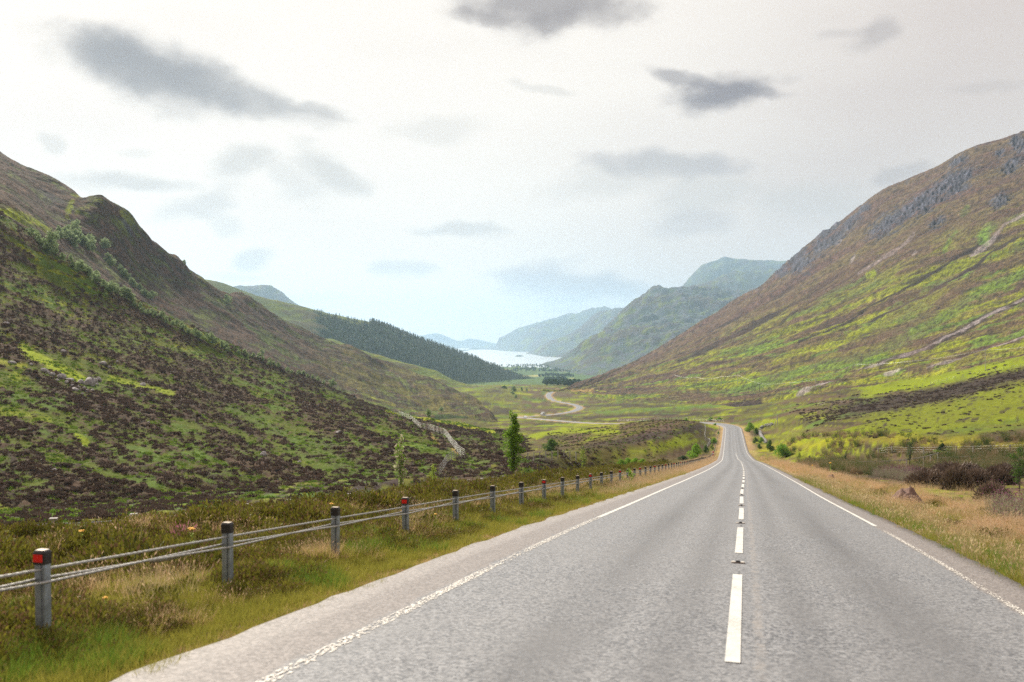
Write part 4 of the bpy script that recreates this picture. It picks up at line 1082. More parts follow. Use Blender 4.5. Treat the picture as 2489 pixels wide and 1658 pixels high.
wire_fence('stock_fence', 'thin stock fence crossing the stream flat below the round tree', along([(1283,1122),(1310,1120),(1340,1118),(1365,1116),(1400,1120)], 9), 1.5, .14, 2)
wire_fence('stock_fence', 'stock fence following the foot of the great right-hand slope', along([(1985,988),(2060,978),(2130,965),(2200,950),(2270,932),(2300,926),(2330,920),(2360,910),(2395,905),(2440,899),(2489,892),(2560,884)], 30), 1.3, .12, 3)
wire_fence('stock_fence', 'short double row of pale fence posts by the scree under the poles', along([(2160,918),(2190,916),(2215,918),(2250,917)], 12), 1.5, .12, 2)
wire_fence('wire_fence', 'dark wire fence behind the rushes on the right', [(2135,1106),(2168,1102),(2207,1104),(2245,1104),(2285,1104),(2324,1103),(2366,1103),(2408,1102),(2455,1101),(2505,1101)], 1.0, .13, 3, wr=.006)
wire_fence('stock_fence', 'low dark fence dropping down the strip left of the road bend', along([(1713,1037),(1715,1048),(1713,1062),(1714,1071),(1722,1074),(1727,1078),(1722,1086),(1719,1092)], 22), 1.1, .16, 3, wr=.03)
wire_fence('roadside_fence', 'far roadside fence above the middle stretch of road', along([(1498,1024),(1560,1026),(1620,1022),(1680,1022),(1720,1025),(1760,1027)], 34), 1.2, .14, 2, wr=.02)

# timber rail fence on the right
rf = None; P_ = [hit(x_, 1126 - (x_-2074)*.028) for x_ in (2074, 2127, 2178, 2229)]
P_ = [p for p in P_ if p is not None]
rf = empty('rail_fence', P_[0], 'low grey single-rail timber fence among the rushes on the right', 'fence'); b0 = Vector(P_[0])
def rail(a, b_, th, parent, mat=M_WOOD):
    a, b_ = Vector(a), Vector(b_); dv = b_ - a; L = dv.length
    o = MB().box((0, 0, 0), (L + .1, .05, th)).build('rail', mat, parent); o.location = (a+b_)/2; o.rotation_euler = (0, -math.asin(dv.z/L), math.atan2(dv.y, dv.x)); return o
RAILK = hit(2074, 1142).y
def pxz(px, py, Yd): return Vector(((px-CX)/F*Yd, Yd, ZC - (py-HY)/F*Yd))
tops = [(2074,1122),(2127,1120),(2160,1119),(2204,1116),(2245,1109),(2262,1105),(2280,1100)]
tv3 = [pxz(a_, b_, RAILK) for a_, b_ in tops]
for k_, p in enumerate(tv3):
    gz = top_z(p.x, p.y); hh = max(p.z - gz, .2) + .4
    w_ = .13 if k_ in (0, 6) else .11
    o = MB().box((0, 0, -hh/2), (w_, w_, hh)).build('post', M_WOOD, rf); o.location = p - b0
for a_, b_ in zip(tv3[:-1], tv3[1:]): rail(a_ - b0 + Vector((0, -.08, -.07)), b_ - b0 + Vector((0, -.08, -.07)), .11, rf)
tops2 = [(2280,1112),(2330,1110),(2380,1106),(2428,1103),(2460,1101),(2530,1098)]
tv4 = [pxz(a_, b_, RAILK*.98) for a_, b_ in tops2]
rf2 = empty('rail_fence', tv4[0], 'second low timber rail running off to the right edge behind the rushes', 'fence')
for p in tv4:
    gz = top_z(p.x, p.y); hh = max(p.z - gz, .3) + .4
    o = MB().box((0, 0, -hh/2), (.11, .11, hh)).build('post', M_WOOD, rf2); o.location = p - tv4[0]
for a_, b_ in zip(tv4[:-1], tv4[1:]): rail(a_ - tv4[0] + Vector((0, -.08, -.06)), b_ - tv4[0] + Vector((0, -.08, -.06)), .11, rf2)

# ------------------------------------------------------------------ power line
M_POLE = simple('bleached_pole', (.46, .43, .40), .8, noise=.2)
M_POLED = simple('dark_pole', (.10, .085, .08), .8, noise=.2)
poles = [(2560,892,60,0),(2395,900,50,0),(2209,917,39,0),(2079,929,44,0),(1982,948,27,0),(1906,953,22,0),(1846,953,21,1),(1793,937,26,0),(1753,937,22,0),(1719,940,19,0),(1693,936,20,0),(1665,934,17,0),(1640,930,19,0),(1575,912,11,0),(1590,921,12,0),(1610,926,13,0)]
pole_tops = []
desc = ['pale power pole just past the right edge of view', 'tall pale power pole behind the fence line at the far right', 'pale power pole standing beside the grey scree patch', 'pale power pole on the green rise, with scree behind its foot', 'pale power pole below the lowest grey scree tongue', 'thin pale power pole right of the dark pole', 'dark brown power pole, the only dark one', 'power pole with bracing nearest the grey-brown heath', 'second power pole left of the dark one, on the heath', 'third power pole left of the dark one', 'fourth power pole left of the dark one', 'small power pole above the dark heath band', 'small power pole at the upper branch of the line']
for i, (px, py, hp, dk) in enumerate(poles):
    p = hit(px, py)
    if p is None: continue
    H_ = hp/F*p.y*1.0
    r = empty('power_pole', p, desc[i] if i < len(desc) else 'tiny distant power pole on the far lower slope', 'power pole', 'poles of the power line')
    k = p.y/F
    mt_ = M_POLED if dk else M_POLE
    w_ = max(.13, .60*k)
    MB().tube([(0, 0, -.5), (0, 0, H_*.5), (0, 0, H_)], [w_, w_*.9, w_*.75], 8).build('shaft', mt_, r)
    MB().box((0, -.12, H_-.45), (2.0, max(.12, .4*k), max(.12, .4*k)), .3).build('crossarm', mt_, r)
    for sx in (-.9, 0, .9): 
        MB().tube([(sx*.95, -.12+sx*.28, H_-.4), (sx*.95, -.12+sx*.28, H_-.1)], max(.06, .15*k), 6).build('insulator', M_RUB, r)
    pole_tops.append((i, p + Vector((0, 0, H_-.1)), k))
pl = empty('power_line', pole_tops[0][1], 'thin pale wires strung between the power poles across the lower right slope', 'power line')
main = [q for q in pole_tops if q[0] <= 12]
for a_, b_ in zip(main[:-1], main[1:]):
    for sx in (-.9, .9):
        P_ = []
        for u in np.linspace(0, 1, 7):
            q = a_[1].lerp(b_[1], u) + Vector((sx*.95, sx*.28, -1.3*4*u*(1-u)*.5)); P_.append(q - pole_tops[0][1])
        MB().tube(P_, .02 + .035*a_[2], 4).build('wire', M_WIRE, pl)
# strutted pole by the stone wall
p = hit(1890, 1033)
r = empty('telegraph_pole', p, 'grey strutted telegraph pole beside the dark stone wall near the bend', 'pole')
H_ = 26/F*p.y
MB().tube([(0, 0, -.4), (0, 0, H_)], [.16, .13], 8).build('shaft', M_POLE, r)
MB().tube([(-1.4, 0, -.3), (-.1, 0, H_*.72)], [.12, .10], 8).build('strut', M_POLE, r)
MB().box((0, 0, H_-.3), (.9, .12, .12)).build('crossarm', M_POLE, r)

# stone wall pieces by the bend
M_STONE = simple('grey_field_stone', (.27, .26, .26), .9, noise=.4, nscale=3, bump=.5)
def stone_mesh(seed, sz=(1, 1, 1)):
    rr = random.Random(seed); mb = MB(); n = 7
    rings = []; v = [(0, 0, -.5)]
    for j, zz in enumerate((-.3, .05, .35)):
        for k in range(n):
            a = 2*math.pi*k/n + rr.uniform(-.2, .2); q = (.5, .55, .36)[j]*rr.uniform(.8, 1.15); v.append((q*math.cos(a)*sz[0], q*math.sin(a)*sz[1], (zz + rr.uniform(-.07, .07))*sz[2]))
    v.append((0, 0, .5*sz[2])); f = []
    for k in range(n):
        f.append((0, 1+(k+1) % n, 1+k))
        for j in range(2): a0 = 1 + j*n; f.append((a0+k, a0+(k+1) % n, a0+n+(k+1) % n, a0+n+k))
        f.append((1+2*n+k, 1+2*n+(k+1) % n, 1+3*n))
    me = bpy.data.meshes.new('stone'); me.from_pydata(v, [], f); me.update(); return me
stones_me = [stone_mesh(k) for k in range(6)]
def stone_wall(label, line, n, hgt):
    P3 = [hit(*q) for q in along(line, n)]; P3 = [q for q in P3 if q is not None]
    r = empty('stone_wall', P3[0], label, 'stone wall'); k = P3[0].y/F
    for a_, b_ in zip(P3[:-1], P3[1:]):
        L = (b_-a_).length; m_ = max(1, int(L/.8))
        for j in range(m_):
            for lv in range(3):
                o = link('stone', random.choice(stones_me), r, [M_STONE]); q = a_.lerp(b_, (j + .5*(lv % 2))/m_) - P3[0]
                o.location = q + Vector((0, 0, hgt*(lv+.3)/3)); o.scale = (1.05, .8, hgt/2.4); o.rotation_euler = (random.uniform(-.2, .2), random.uniform(-.2, .2), random.uniform(0, 6))
stone_wall('dark ruined stone wall on the yellow slope right of the far bend', [(1849,1043),(1860,1037),(1880,1033)], 6, 1.0)
stone_wall('broken stone wall running down behind the roadside bushes on the right', [(1846,1052),(1852,1066),(1862,1078)], 6, .9)

# ------------------------------------------------------------------ rocks
M_ROCK = simple('lichened_rock', (.31, .29, .30), .9, noise=.45, nscale=1.2, bump=.6)
def rock_mesh(name, seed, n=22, m=14, rough=.45):
    u, v = np.meshgrid(np.linspace(0, 2*math.pi, n, endpoint=False), np.linspace(.02, math.pi-.02, m))
    x, y, z = np.cos(u)*np.sin(v), np.sin(u)*np.sin(v), np.cos(v)
    r = 1 + rough*fbm(x*2.1+seed*3.1, y*2.1 + z*1.7, 4, seed) - rough*.6*np.abs(fbm(x*5+z*3, y*5+seed, 3, seed+9))
    x, y, z = x*r, y*r, z*r
    V = np.stack([x, y, z], -1).reshape(-1, 3)
    i = (np.arange(m-1)[:, None]*n); j = np.arange(n)[None, :]
    q = np.stack([i+j, i+n+j, i+n+(j+1) % n, i+(j+1) % n], -1).reshape(-1, 4)
    return np_mesh(name, V, q, smooth=False)
rocks = [rock_mesh('rock', s_) for s_ in range(5)]
def place_rock(px, py, wpx, hpx, label, only=None, name='rock', group=None, mat=None):
    p = hit(px, py, only)
    if p is None: return
    k = p.y/F; o = link(name, random.choice(rocks), None, [mat or M_ROCK])
    o.location = p + Vector((0, 0, hpx*k*.15)); o.scale = (wpx*k/2, wpx*k/2*.8, hpx*k*.62); o.rotation_euler = (random.uniform(-.3, .3), random.uniform(-.3, .3), random.uniform(0, 6))
    return tag(o, label, 'rock', group)
for px, py, w_, h_, lb in [(218,936,32,24,'largest pale grey crag in the rock band under the bright green patch'), (232,928,14,12,'pale rock joined to the right shoulder of the largest crag'), (196,933,20,14,'grey rock just left of the largest crag'), (240,926,16,13,'pale rounded rock right of the largest crag'),
        (150,918,22,13,'pale rock left of centre in the rock band'), (127,912,15,9,'small grey rock near the band\'s upper left'), (107,902,17,10,'jagged grey rock at the upper left start of the band'), (168,925,24,8,'low flat pale rock in the rock band'), (182,949,22,9,'pale rock below and left of the largest crag'),
        (30,884,20,9,'whitish rock at the left end of the yellow grass lip'), (76,887,9,6,'small white rock above the band on the bright grass'), (347,937,18,9,'dark-edged pale rock on the bright grass tongue right of the band'), (132,1144,13,7,'lone pale pink boulder low on the heather slope'),
        (250,886,20,10,'grey rock among heather above the band'), (155,855,14,7,'weathered rock above the bright green patch'), (15,788,16,8,'grey rock at the left edge, high on the heather slope'), (362,1027,6,4,'tiny white stone on the mid heather slope'),
        (640,1106,18,11,'grey boulder in the green gully right of the heather ridge'), (728,1125,12,7,'smaller grey boulder farther along the green gully'), (822,1052,18,6,'flat pale rock at the crest of the green hollow'), (550,1098,8,5,'small pale stone beside the green gully')]:
    place_rock(px, py, w_, h_, lb, ['near_left_hillside'])
for px, py, w_, h_ in [(162,930,10,7), (205,945,9,7), (213,950,8,6), (176,938,8,6), (140,926,9,7), (225,950,9,6), (200,958,7,5), (190,941,8,5), (118,906,8,6), (236,935,8,6), (60,895,6,4), (266,893,9,6), (285,880,7,5)]:
    place_rock(px, py, w_, h_, 'small pale fragment of rock scattered around the rock band', ['near_left_hillside'], group='rock fragments around the band')
# ------------------------------------------------------------------ ground cover prototypes (kept in a collection that is only instanced)
def proto_collection(name, meshes):
    c_ = bpy.data.collections.new(name)
    for k, (me, mats) in enumerate(meshes):
        o = bpy.data.objects.new('%s_%02d' % (name, k), me)
        for m_ in mats: me.materials.append(m_)
        c_.objects.link(o)
    return c_
def scatter(name, label, P, rot, scl, idx, coll):
    n = len(P); me = bpy.data.meshes.new(name); me.vertices.add(n); me.vertices.foreach_set('co', np.asarray(P, np.float32).ravel())
    a = me.attributes.new('rot', 'FLOAT_VECTOR', 'POINT'); a.data.foreach_set('vector', np.asarray(rot, np.float32).ravel())
    a = me.attributes.new('scl', 'FLOAT_VECTOR', 'POINT'); a.data.foreach_set('vector', np.asarray(scl, np.float32).ravel())
    a = me.attributes.new('idx', 'INT', 'POINT'); a.data.foreach_set('value', np.asarray(idx, np.int32).ravel())
    me.update()
    o = link(name, me); tag(o, label, None, None, 'stuff')
    g = bpy.data.node_groups.new(name + '_scatter', 'GeometryNodeTree')
    g.interface.new_socket('Geometry', in_out='INPUT', socket_type='NodeSocketGeometry'); g.interface.new_socket('Geometry', in_out='OUTPUT', socket_type='NodeSocketGeometry')
    gi = g.nodes.new('NodeGroupInput'); go = g.nodes.new('NodeGroupOutput')
    ci = g.nodes.new('GeometryNodeCollectionInfo'); ci.inputs[0].default_value = coll; ci.inputs[1].default_value = True; ci.inputs[2].default_value = True
    ip = g.nodes.new('GeometryNodeInstanceOnPoints'); ip.inputs['Pick Instance'].default_value = True
    def na(nm, ty):
        q = g.nodes.new('GeometryNodeInputNamedAttribute'); q.data_type = ty; q.inputs[0].default_value = nm; return q.outputs[0]
    e2r = g.nodes.new('FunctionNodeEulerToRotation')
    g.links.new(gi.outputs[0], ip.inputs['Points']); g.links.new(ci.outputs[0], ip.inputs['Instance'])
    g.links.new(na('idx', 'INT'), ip.inputs['Instance Index']); g.links.new(na('rot', 'FLOAT_VECTOR'), e2r.inputs[0]); g.links.new(e2r.outputs[0], ip.inputs['Rotation'])
    g.links.new(na('scl', 'FLOAT_VECTOR'), ip.inputs['Scale']); g.links.new(ip.outputs[0], go.inputs[0])
    md = o.modifiers.new('scatter', 'NODES'); md.node_group = g
    return o
def blades(n, h, spread, bend, wid, seed, hv=.35, head=None, droop=0.0, segs=3):
    """a tuft of grass: bent tapering blades; head = (length, width) adds a seed head in material slot 1"""
    r = np.random.default_rng(seed); V = []; Fq = []; mi = []
    for i in range(n):
        a = r.uniform(0, 2*math.pi); rr = spread*math.sqrt(r.uniform()); bx, by = rr*math.cos(a), rr*math.sin(a)
        H_ = h*(1 + hv*r.uniform(-1, 1)); b_ = bend*H_*r.uniform(.3, 1.2); da = a + r.uniform(-.9, .9); dx, dy = math.cos(da), math.sin(da)
        fa = r.uniform(0, math.pi); wx_, wy_ = math.cos(fa)*wid/2, math.sin(fa)*wid/2; base = len(V); prev = None
        for s_ in range(segs+1):
            u = s_/segs; off = b_*u**1.8; zz = H_*(u - droop*u**3)
            p = (bx + dx*off, by + dy*off, zz); k = 1 - u*.85
            if s_ < segs: V += [(p[0]-wx_*k, p[1]-wy_*k, p[2]), (p[0]+wx_*k, p[1]+wy_*k, p[2])]
            else: V.append(p)
        for s_ in range(segs-1): Fq.append((base+2*s_, base+2*s_+1, base+2*s_+3, base+2*s_+2)); mi.append(0)
        Fq.append((base+2*segs-2, base+2*segs-1, base+2*segs)); mi.append(0)
        if head and r.uniform() < head[2]:
            L, w_ = head[0], head[1]; q = len(V); x, y, z = V[-1]; lx, ly = dx*L*.35, dy*L*.35
            V += [(x-lx, y-ly, z-L*.6), (x-wy_/max(wid, 1e-6)*w_*2, y+wx_/max(wid, 1e-6)*w_*2, z-L*.1), (x+lx*.8, y+ly*.8, z+L*.35), (x+wy_/max(wid, 1e-6)*w_*2, y-wx_/max(wid, 1e-6)*w_*2, z-L*.1)]
            Fq.append((q, q+1, q+2, q+3)); mi.append(1)
    me = bpy.data.meshes.new('tuft'); me.from_pydata(V, [], Fq); me.polygons.foreach_set('material_index', mi); me.update(); return me
def sprigs(n, rad, h, leaf, wid, seed, shell=.55, up=.5, mats2=0.0):
    """a low bush: short sprigs standing out of a dome"""
    r = np.random.default_rng(seed); V = []; Fq = []; mi = []
    for i in range(n):
        a = r.uniform(0, 2*math.pi); el_ = math.asin(r.uniform(.02, 1)); q = r.uniform(shell, 1.0)*(1 + .25*math.sin(3*a + seed))
        c_ = np.array([math.cos(a)*math.cos(el_)*rad*q, math.sin(a)*math.cos(el_)*rad*q, math.sin(el_)*h*q])
        d = np.array([math.cos(a)*math.cos(el_), math.sin(a)*math.cos(el_), math.sin(el_) + up]) + r.normal(0, .35, 3); d /= np.linalg.norm(d)
        w_ = np.cross(d, r.normal(0, 1, 3)); w_ /= np.linalg.norm(w_); L = leaf*r.uniform(.6, 1.3); k = len(V)
        for v in (c_ - d*L*.3, c_ + d*L*.25 + w_*wid/2, c_ + d*L*.8, c_ + d*L*.25 - w_*wid/2): V.append(tuple(v))
        Fq.append((k, k+1, k+2, k+3)); mi.append(1 if r.uniform() < mats2 else 0)
    me = bpy.data.meshes.new('bush'); me.from_pydata(V, [], Fq); me.polygons.foreach_set('material_index', mi); me.update(); return me

M_G1 = leafy('verge_grass', (.19, .21, .026), (.40, .35, .075), .45)
M_G2 = leafy('green_grass', (.10, .21, .025), (.20, .27, .035), .4)
M_DRY = leafy('dry_grass', (.48, .31, .165), (.66, .46, .27), .45)
M_HEADS = leafy('seed_heads', (.50, .33, .22), (.66, .48, .33), .4)
M_DRYB = leafy('straw_grass', (.40, .30, .15), (.55, .45, .26), .4)
M_HE = leafy('heather_green', (.040, .052, .008), (.260, .240, .035), .35)
M_HEB = leafy('heather_brown', (.070, .045, .024), (.280, .175, .085), .25)
M_PURP = leafy('heather_flower', (.42, .16, .22), (.55, .28, .30), .3)
M_SLOPEH = leafy('slope_heather', (.050, .036, .028), (.165, .115, .088), .15)
M_SLOPEG = leafy('slope_bracken', (.09, .19, .025), (.20, .26, .035), .35)
M_RUSH = leafy('rush_green', (.045, .085, .016), (.10, .14, .028), .3)
M_RUSHT = leafy('rush_tip', (.24, .17, .10), (.34, .25, .15), .3)
M_BRWN = leafy('dead_heather', (.080, .055, .042), (.210, .150, .115), .15)
M_THIS = leafy('thistle_grey', (.20, .20, .12), (.34, .31, .22), .3)
M_THP = leafy('thistle_head', (.14, .05, .10), (.30, .10, .20), .2)

K_GRASS = proto_collection('verge_tuft', [(blades(34, .11, .11, .55, .007, 1), [M_G1, M_G1]), (blades(30, .12, .10, .6, .006, 2), [M_G1, M_G1]), (blades(34, .13, .11, .5, .007, 3), [M_G2, M_G2]), (blades(26, .16, .10, .5, .005, 4, head=(.05, .012, .4)), [M_DRYB, M_DRYB]), (blades(60, .05, .15, .7, .008, 5), [M_G1, M_G1]), (blades(40, .04, .14, .9, .008, 6), [M_DRY, M_DRY])])
K_TALL = proto_collection('tall_tuft', [(blades(44, .30, .17, .45, .0045, 11, head=(.045, .005, .6)), [M_DRY, M_HEADS]), (blades(40, .36, .17, .5, .0045, 12, head=(.05, .006, .6)), [M_DRYB, M_HEADS]), (blades(44, .24, .18, .6, .005, 13, head=(.04, .005, .4)), [M_DRY, M_DRYB]), (blades(40, .22, .14, .5, .006, 14), [M_G1, M_G1])])
K_HEATH = proto_collection('heather_bush', [(sprigs(850, .34, .28, .050, .024, 21, mats2=.2), [M_HE, M_HEB]), (sprigs(800, .30, .24, .048, .022, 22, mats2=.45), [M_HE, M_HEB]), (sprigs(900, .38, .32, .052, .024, 23, mats2=.1), [M_HE, M_HEB]), (sprigs(600, .26, .20, .045, .020, 24, mats2=.8), [M_HEB, M_HE])])
K_SLOPE = proto_collection('slope_bush', [(sprigs(70, .50, .42, .26, .15, 31), [M_SLOPEH, M_SLOPEH]), (sprigs(60, .45, .34, .24, .14, 32), [M_SLOPEH, M_SLOPEH]), (sprigs(80, .60, .36, .26, .16, 33), [M_SLOPEH, M_SLOPEH]), (sprigs(46, .42, .26, .24, .12, 34, up=.9), [M_SLOPEG, M_SLOPEG])])
K_RUSH = proto_collection('rush_clump', [(blades(90, .85, .22, .35, .010, 41, head=(.05, .012, .3)), [M_RUSH, M_RUSHT]), (blades(80, .70, .25, .45, .010, 42, head=(.05, .014, .4)), [M_RUSH, M_RUSHT]), (blades(80, .60, .20, .7, .012, 43), [M_RUSHT, M_RUSHT])])
K_THIS = proto_collection('thistle_clump', [(blades(14, .95, .25, .25, .016, 51, head=(.05, .022, 1.0)), [M_THIS, M_THP]), (sprigs(160, .30, .75, .09, .03, 52, shell=.2, up=1.2, mats2=.18), [M_THIS, M_THP])])
# pebbles
K_PEB = proto_collection('pebble', [(stone_mesh(60+k), [M_STONE]) for k in range(3)])

def sd_points(n, s0, s1, d0, d1, pw_=1.0):
    u = RNG.uniform(size=n); s = s0*(s1/s0)**(u**pw_); d = RNG.uniform(d0, d1, n)
    x, y, _z = road_at(s, d); return x, y, s, d
QROW = [None]
def rows(x, y): return HY + F*(ZC - ground_height(x, y))/y
def finish(x, y, sc_, idx, sink=0.0, lean=.15, zs=None):
    z = ground_height(x, y) - sink*sc_
    QROW[0] = HY + F*(ZC - z)/y
    for (mx_, my_, mr2) in MOUND_XY: z = np.where(np.hypot(x - mx_, y - my_) < mr2, z - 2.0, z)
    rot = np.stack([RNG.uniform(-lean, lean, len(x)), RNG.uniform(-lean, lean, len(x)), RNG.uniform(0, 6.28, len(x))], -1)
    s3 = np.stack([sc_, sc_, sc_ if zs is None else zs], -1)
    return np.stack([x, y, z], -1), rot, s3, idx
MOUNDS = [(2262,1185,95,44,'broad brown dead-heather mound at the left of the group'), (2320,1192,70,58,'darkest brown dead-heather mound, nearest the road'), (2330,1160,110,38,'long brown dead-heather mound behind the darkest one'), (2375,1180,62,42,'brown dead-heather mound right of the darkest one'),
        (2430,1178,80,46,'brown dead-heather mound below the dark sapling'), (2412,1222,75,52,'large dark mound standing alone in the dry grass at the right'), (2240,1165,60,30,'small mound at the left end behind the thistles'), (2450,1160,90,34,'pinkish-brown mound at the back right of the group'), (2290,1158,60,30,'flat-topped brown mound at the back of the group')]
MOUND_XY = []
for a_ in MOUNDS:
    p = hit(a_[0], a_[1]); MOUND_XY.append((p.x, p.y, a_[2]*p.y/F*.62))
for a_ in ((2204,1226,92),): p = hit(a_[0], a_[1]); MOUND_XY.append((p.x, p.y, a_[2]*p.y/F*.5))
# left verge grass
x, y, s, d = sd_points(17000, 3.6, 60, -6.6, -3.62)
u = RNG.uniform(size=len(x)); edge_ = -d - 3.62
keep = (u < np.interp(edge_, [0, .12, .5, 1.6, 3.0], [.25, .7, 1, .8, .35])) & (y > 2)
x, y, s, d, edge_ = (q[keep] for q in (x, y, s, d, edge_))
nn = fbm(x/1.3, y/1.3, 3, 401)
idx = np.where(edge_ < .35, RNG.choice([4, 5, 5, 0], len(x)), np.where(nn > .20, RNG.choice([2, 2, 0, 1], len(x)), RNG.choice([0, 1, 4, 4, 0, 0, 0, 5, 1], len(x))))
sc_ = RNG.uniform(.7, 1.3, len(x))*np.interp(s, [3, 20, 60], [.75, 1.0, 1.6])*np.interp(edge_, [0, .5, 3], [.7, 1, 1.1])*(1 + .5*nn)
scatter('verge_grass', 'yellow-green grass along the left verge between road and safety fence', *finish(x, y, sc_, idx), K_GRASS)
# heather bench on the left
x, y, s, d = sd_points(18000, 4.0, 95, -31, -5.0)
hp = heather_patch(x, y); keep = (RNG.uniform(size=len(x)) < np.interp(hp, [-.35, -.05, .2], [.10, .55, 1]))*(RNG.uniform(size=len(x)) < np.interp(-d, [4.8, 5.5, 6.5], [.35, .8, 1])) & (y > 3)
x, y, s, d, hp = (q[keep] for q in (x, y, s, d, hp))
sc_ = RNG.uniform(.5, 1.25, len(x))*(1 + .9*np.clip(fbm(x/2.4, y/2.4, 2, 453), -.4, .6))*np.interp(-d, [5.2, 7, 10, 13, 17], [.75, 1.0, 1.15, .75, .75])*np.interp(s, [4, 30, 75], [.95, 1.2, 1.5])
hq = fbm(x/2.2, y/2.2, 2, 405); idx = np.where(hq > .08, RNG.choice([2, 2, 0], len(x)), np.where(hq < -.1, RNG.choice([3, 3, 1], len(x)), RNG.choice([0, 1, 2], len(x))))
scatter('heather_cover', 'dark green and brown heather covering the bank behind the safety fence', *finish(x, y, sc_, idx, .12), K_HEATH)
# dry stalks among the heather
x, y, s, d = sd_points(1800, 4.0, 70, -10, -5.0)
keep = (fbm(x/2.4, y/2.4, 3, 409) > .10) & (RNG.uniform(size=len(x)) < np.interp(-d, [4.7, 5.5, 8, 12], [.4, 1, .6, .35])) & (y > 3)
x, y, s, d = (q[keep] for q in (x, y, s, d))
idx = RNG.choice([0, 1, 2, 2], len(x)); sc_ = RNG.uniform(.6, 1.0, len(x))
scatter('dry_grass_stalks', 'straw-coloured grass stalks among the heather on the left', *finish(x, y, sc_, idx), K_TALL)
# tan margin farther along the left
x, y, s, d = sd_points(4200, 3.8, 50, -6.9, -4.3)
keep = (fbm(x/1.5, y/1.5, 3, 451) > .02) & (y > 2.2); x, y, s, d = (q[keep] for q in (x, y, s, d))
scatter('heather_cushions', 'small dark heather cushions dotted through the left verge grass', *finish(x, y, RNG.uniform(.3, 1.0, len(x))*np.interp(-d, [4.2, 5.4], [.6, 1]), RNG.choice([1, 3, 0, 1], len(x)), .05), K_HEATH)
x, y, s, d = sd_points(800, 3.8, 45, -6.2, -4.3)
keep = (fbm(x/1.1, y/1.1, 3, 452) > .12) & (y > 2.2); x, y, s, d = (q[keep] for q in (x, y, s, d))
scatter('dead_grass_tufts', 'pale dead grass tufts in the left verge', *finish(x, y, RNG.uniform(.35, .75, len(x)), RNG.choice([0, 2, 2], len(x))), K_TALL)
x, y, s, d = sd_points(9000, 16, 175, -7.2, -3.8)
keep = (s > 24+16*RNG.uniform(size=len(s)))*(RNG.uniform(size=len(s)) < np.interp(-d, [3.8, 4.3, 5.8, 7.2], [.5, 1, .8, .3]))
x, y, s, d = (q[keep] for q in (x, y, s, d))
idx = RNG.choice([0, 1, 2, 2], len(x)); sc_ = RNG.uniform(.7, 1.1, len(x))*np.interp(s, [20, 60, 175], [.65, .95, 1.5])
scatter('dry_verge_grass', 'pinkish dry grass along the left verge farther down the road', *finish(x, y, sc_, idx), K_TALL)
# right verge
x, y, s, d = sd_points(30000, 7, 190, 3.5, 15)
ed = d - 3.3; keep = (RNG.uniform(size=len(x)) < np.interp(ed, [0, .5, 1.0, 3.2, 5, 8, 12], [0, .1, 1, 1, .30, .10, .04])) & (fbm(x/2.2, y/2.6, 3, 411) > -.06)
keep &= ~((s > 60) & (d > 9))
x, y, s, d, ed = (q[keep] for q in (x, y, s, d, ed))
gp_ = fbm(x/1.6, y/1.6, 3, 412); idx = np.where((gp_ > .14) & (ed < 5), 3, RNG.choice([0, 1, 2, 0], len(x)))
sc_ = RNG.uniform(.55, 1.15, len(x))*(1 + .5*fbm(x/1.2, y/1.2, 2, 413))*np.interp(ed, [.5, 2, 5], [.55, .85, 1.0])*np.interp(s, [7, 40, 190], [.95, 1.05, 1.7])
scatter('tall_dry_grass', 'dense tall pinkish dry grass along the right verge', *finish(x, y, sc_, idx), K_TALL)
x, y, s, d = sd_points(9000, 6, 60, 3.2, 6.0)
keep = RNG.uniform(size=len(x)) < np.interp(d, [3.2, 3.4, 4.2, 5, 6], [.3, .9, 1, .4, .15]); x, y, s, d = (q[keep] for q in (x, y, s, d))
idx = RNG.choice([0, 2, 4, 4, 5, 3], len(x)); sc_ = RNG.uniform(.6, 1.2, len(x))*np.interp(s, [6, 60], [1, 1.8])
scatter('short_verge_grass', 'short mossy grass edging the right side of the road', *finish(x, y, sc_, idx), K_GRASS)
# rushes and tussocks on the right
def px_points(n, px0, px1, Y0, Y1, pw_=1.0):
    u = RNG.uniform(size=n); Y_ = Y0*(Y1/Y0)**u; p_ = RNG.uniform(px0, px1, n); return (p_-CX)/F*Y_, Y_, p_
x, y, p_ = px_points(26000, 2080, 2650, 24, 95)
s, d = to_road(x, y); q_ = rows(x, y); keep = (d > 8) & (q_ > 1112 + 10*fbm(x/6, y/6, 2, 424)) & (q_ < np.interp(p_, [2080, 2200, 2300, 2500], [1128, 1140, 1150, 1152]) + 8*fbm(x/5, y/5, 2, 425)) & (fbm(x/5, y/5, 2, 421) > -.3) ; x, y, p_ = x[keep], y[keep], p_[keep]
scatter('rushes', 'dark green rushes filling the wet ground before the rail fence', *finish(x, y, RNG.uniform(.7, 1.15, len(x)), RNG.choice([0, 1, 0, 1, 2], len(x)), lean=.1), K_RUSH)
x, y, p_ = px_points(5200, 1860, 2700, 84, 215)
s, d = to_road(x, y); keep = (d > 9) & (fbm(x/9, y/14, 3, 422) > -.06) & (y < np.interp(p_, [1860, 2050, 2300, 2700], [220, 170, 120, 105])); x, y, p_ = x[keep], y[keep], p_[keep]
scatter('rush_tussocks', 'pale-tipped rush tussocks dotted over the rough grass on the right', *finish(x, y, RNG.uniform(.9, 1.7, len(x)), RNG.choice([0, 2, 2, 1, 2], len(x)), lean=.15), K_RUSH)
x, y, p_ = px_points(9000, 1940, 2235, 26, 90)
s, d = to_road(x, y); q_ = rows(x, y); keep = (d > 6) & (q_ > 1118) & (q_ < np.interp(p_, [1950, 2080, 2230], [1134, 1150, 1176])) & (RNG.uniform(size=len(x)) < .55); x, y = x[keep], y[keep]
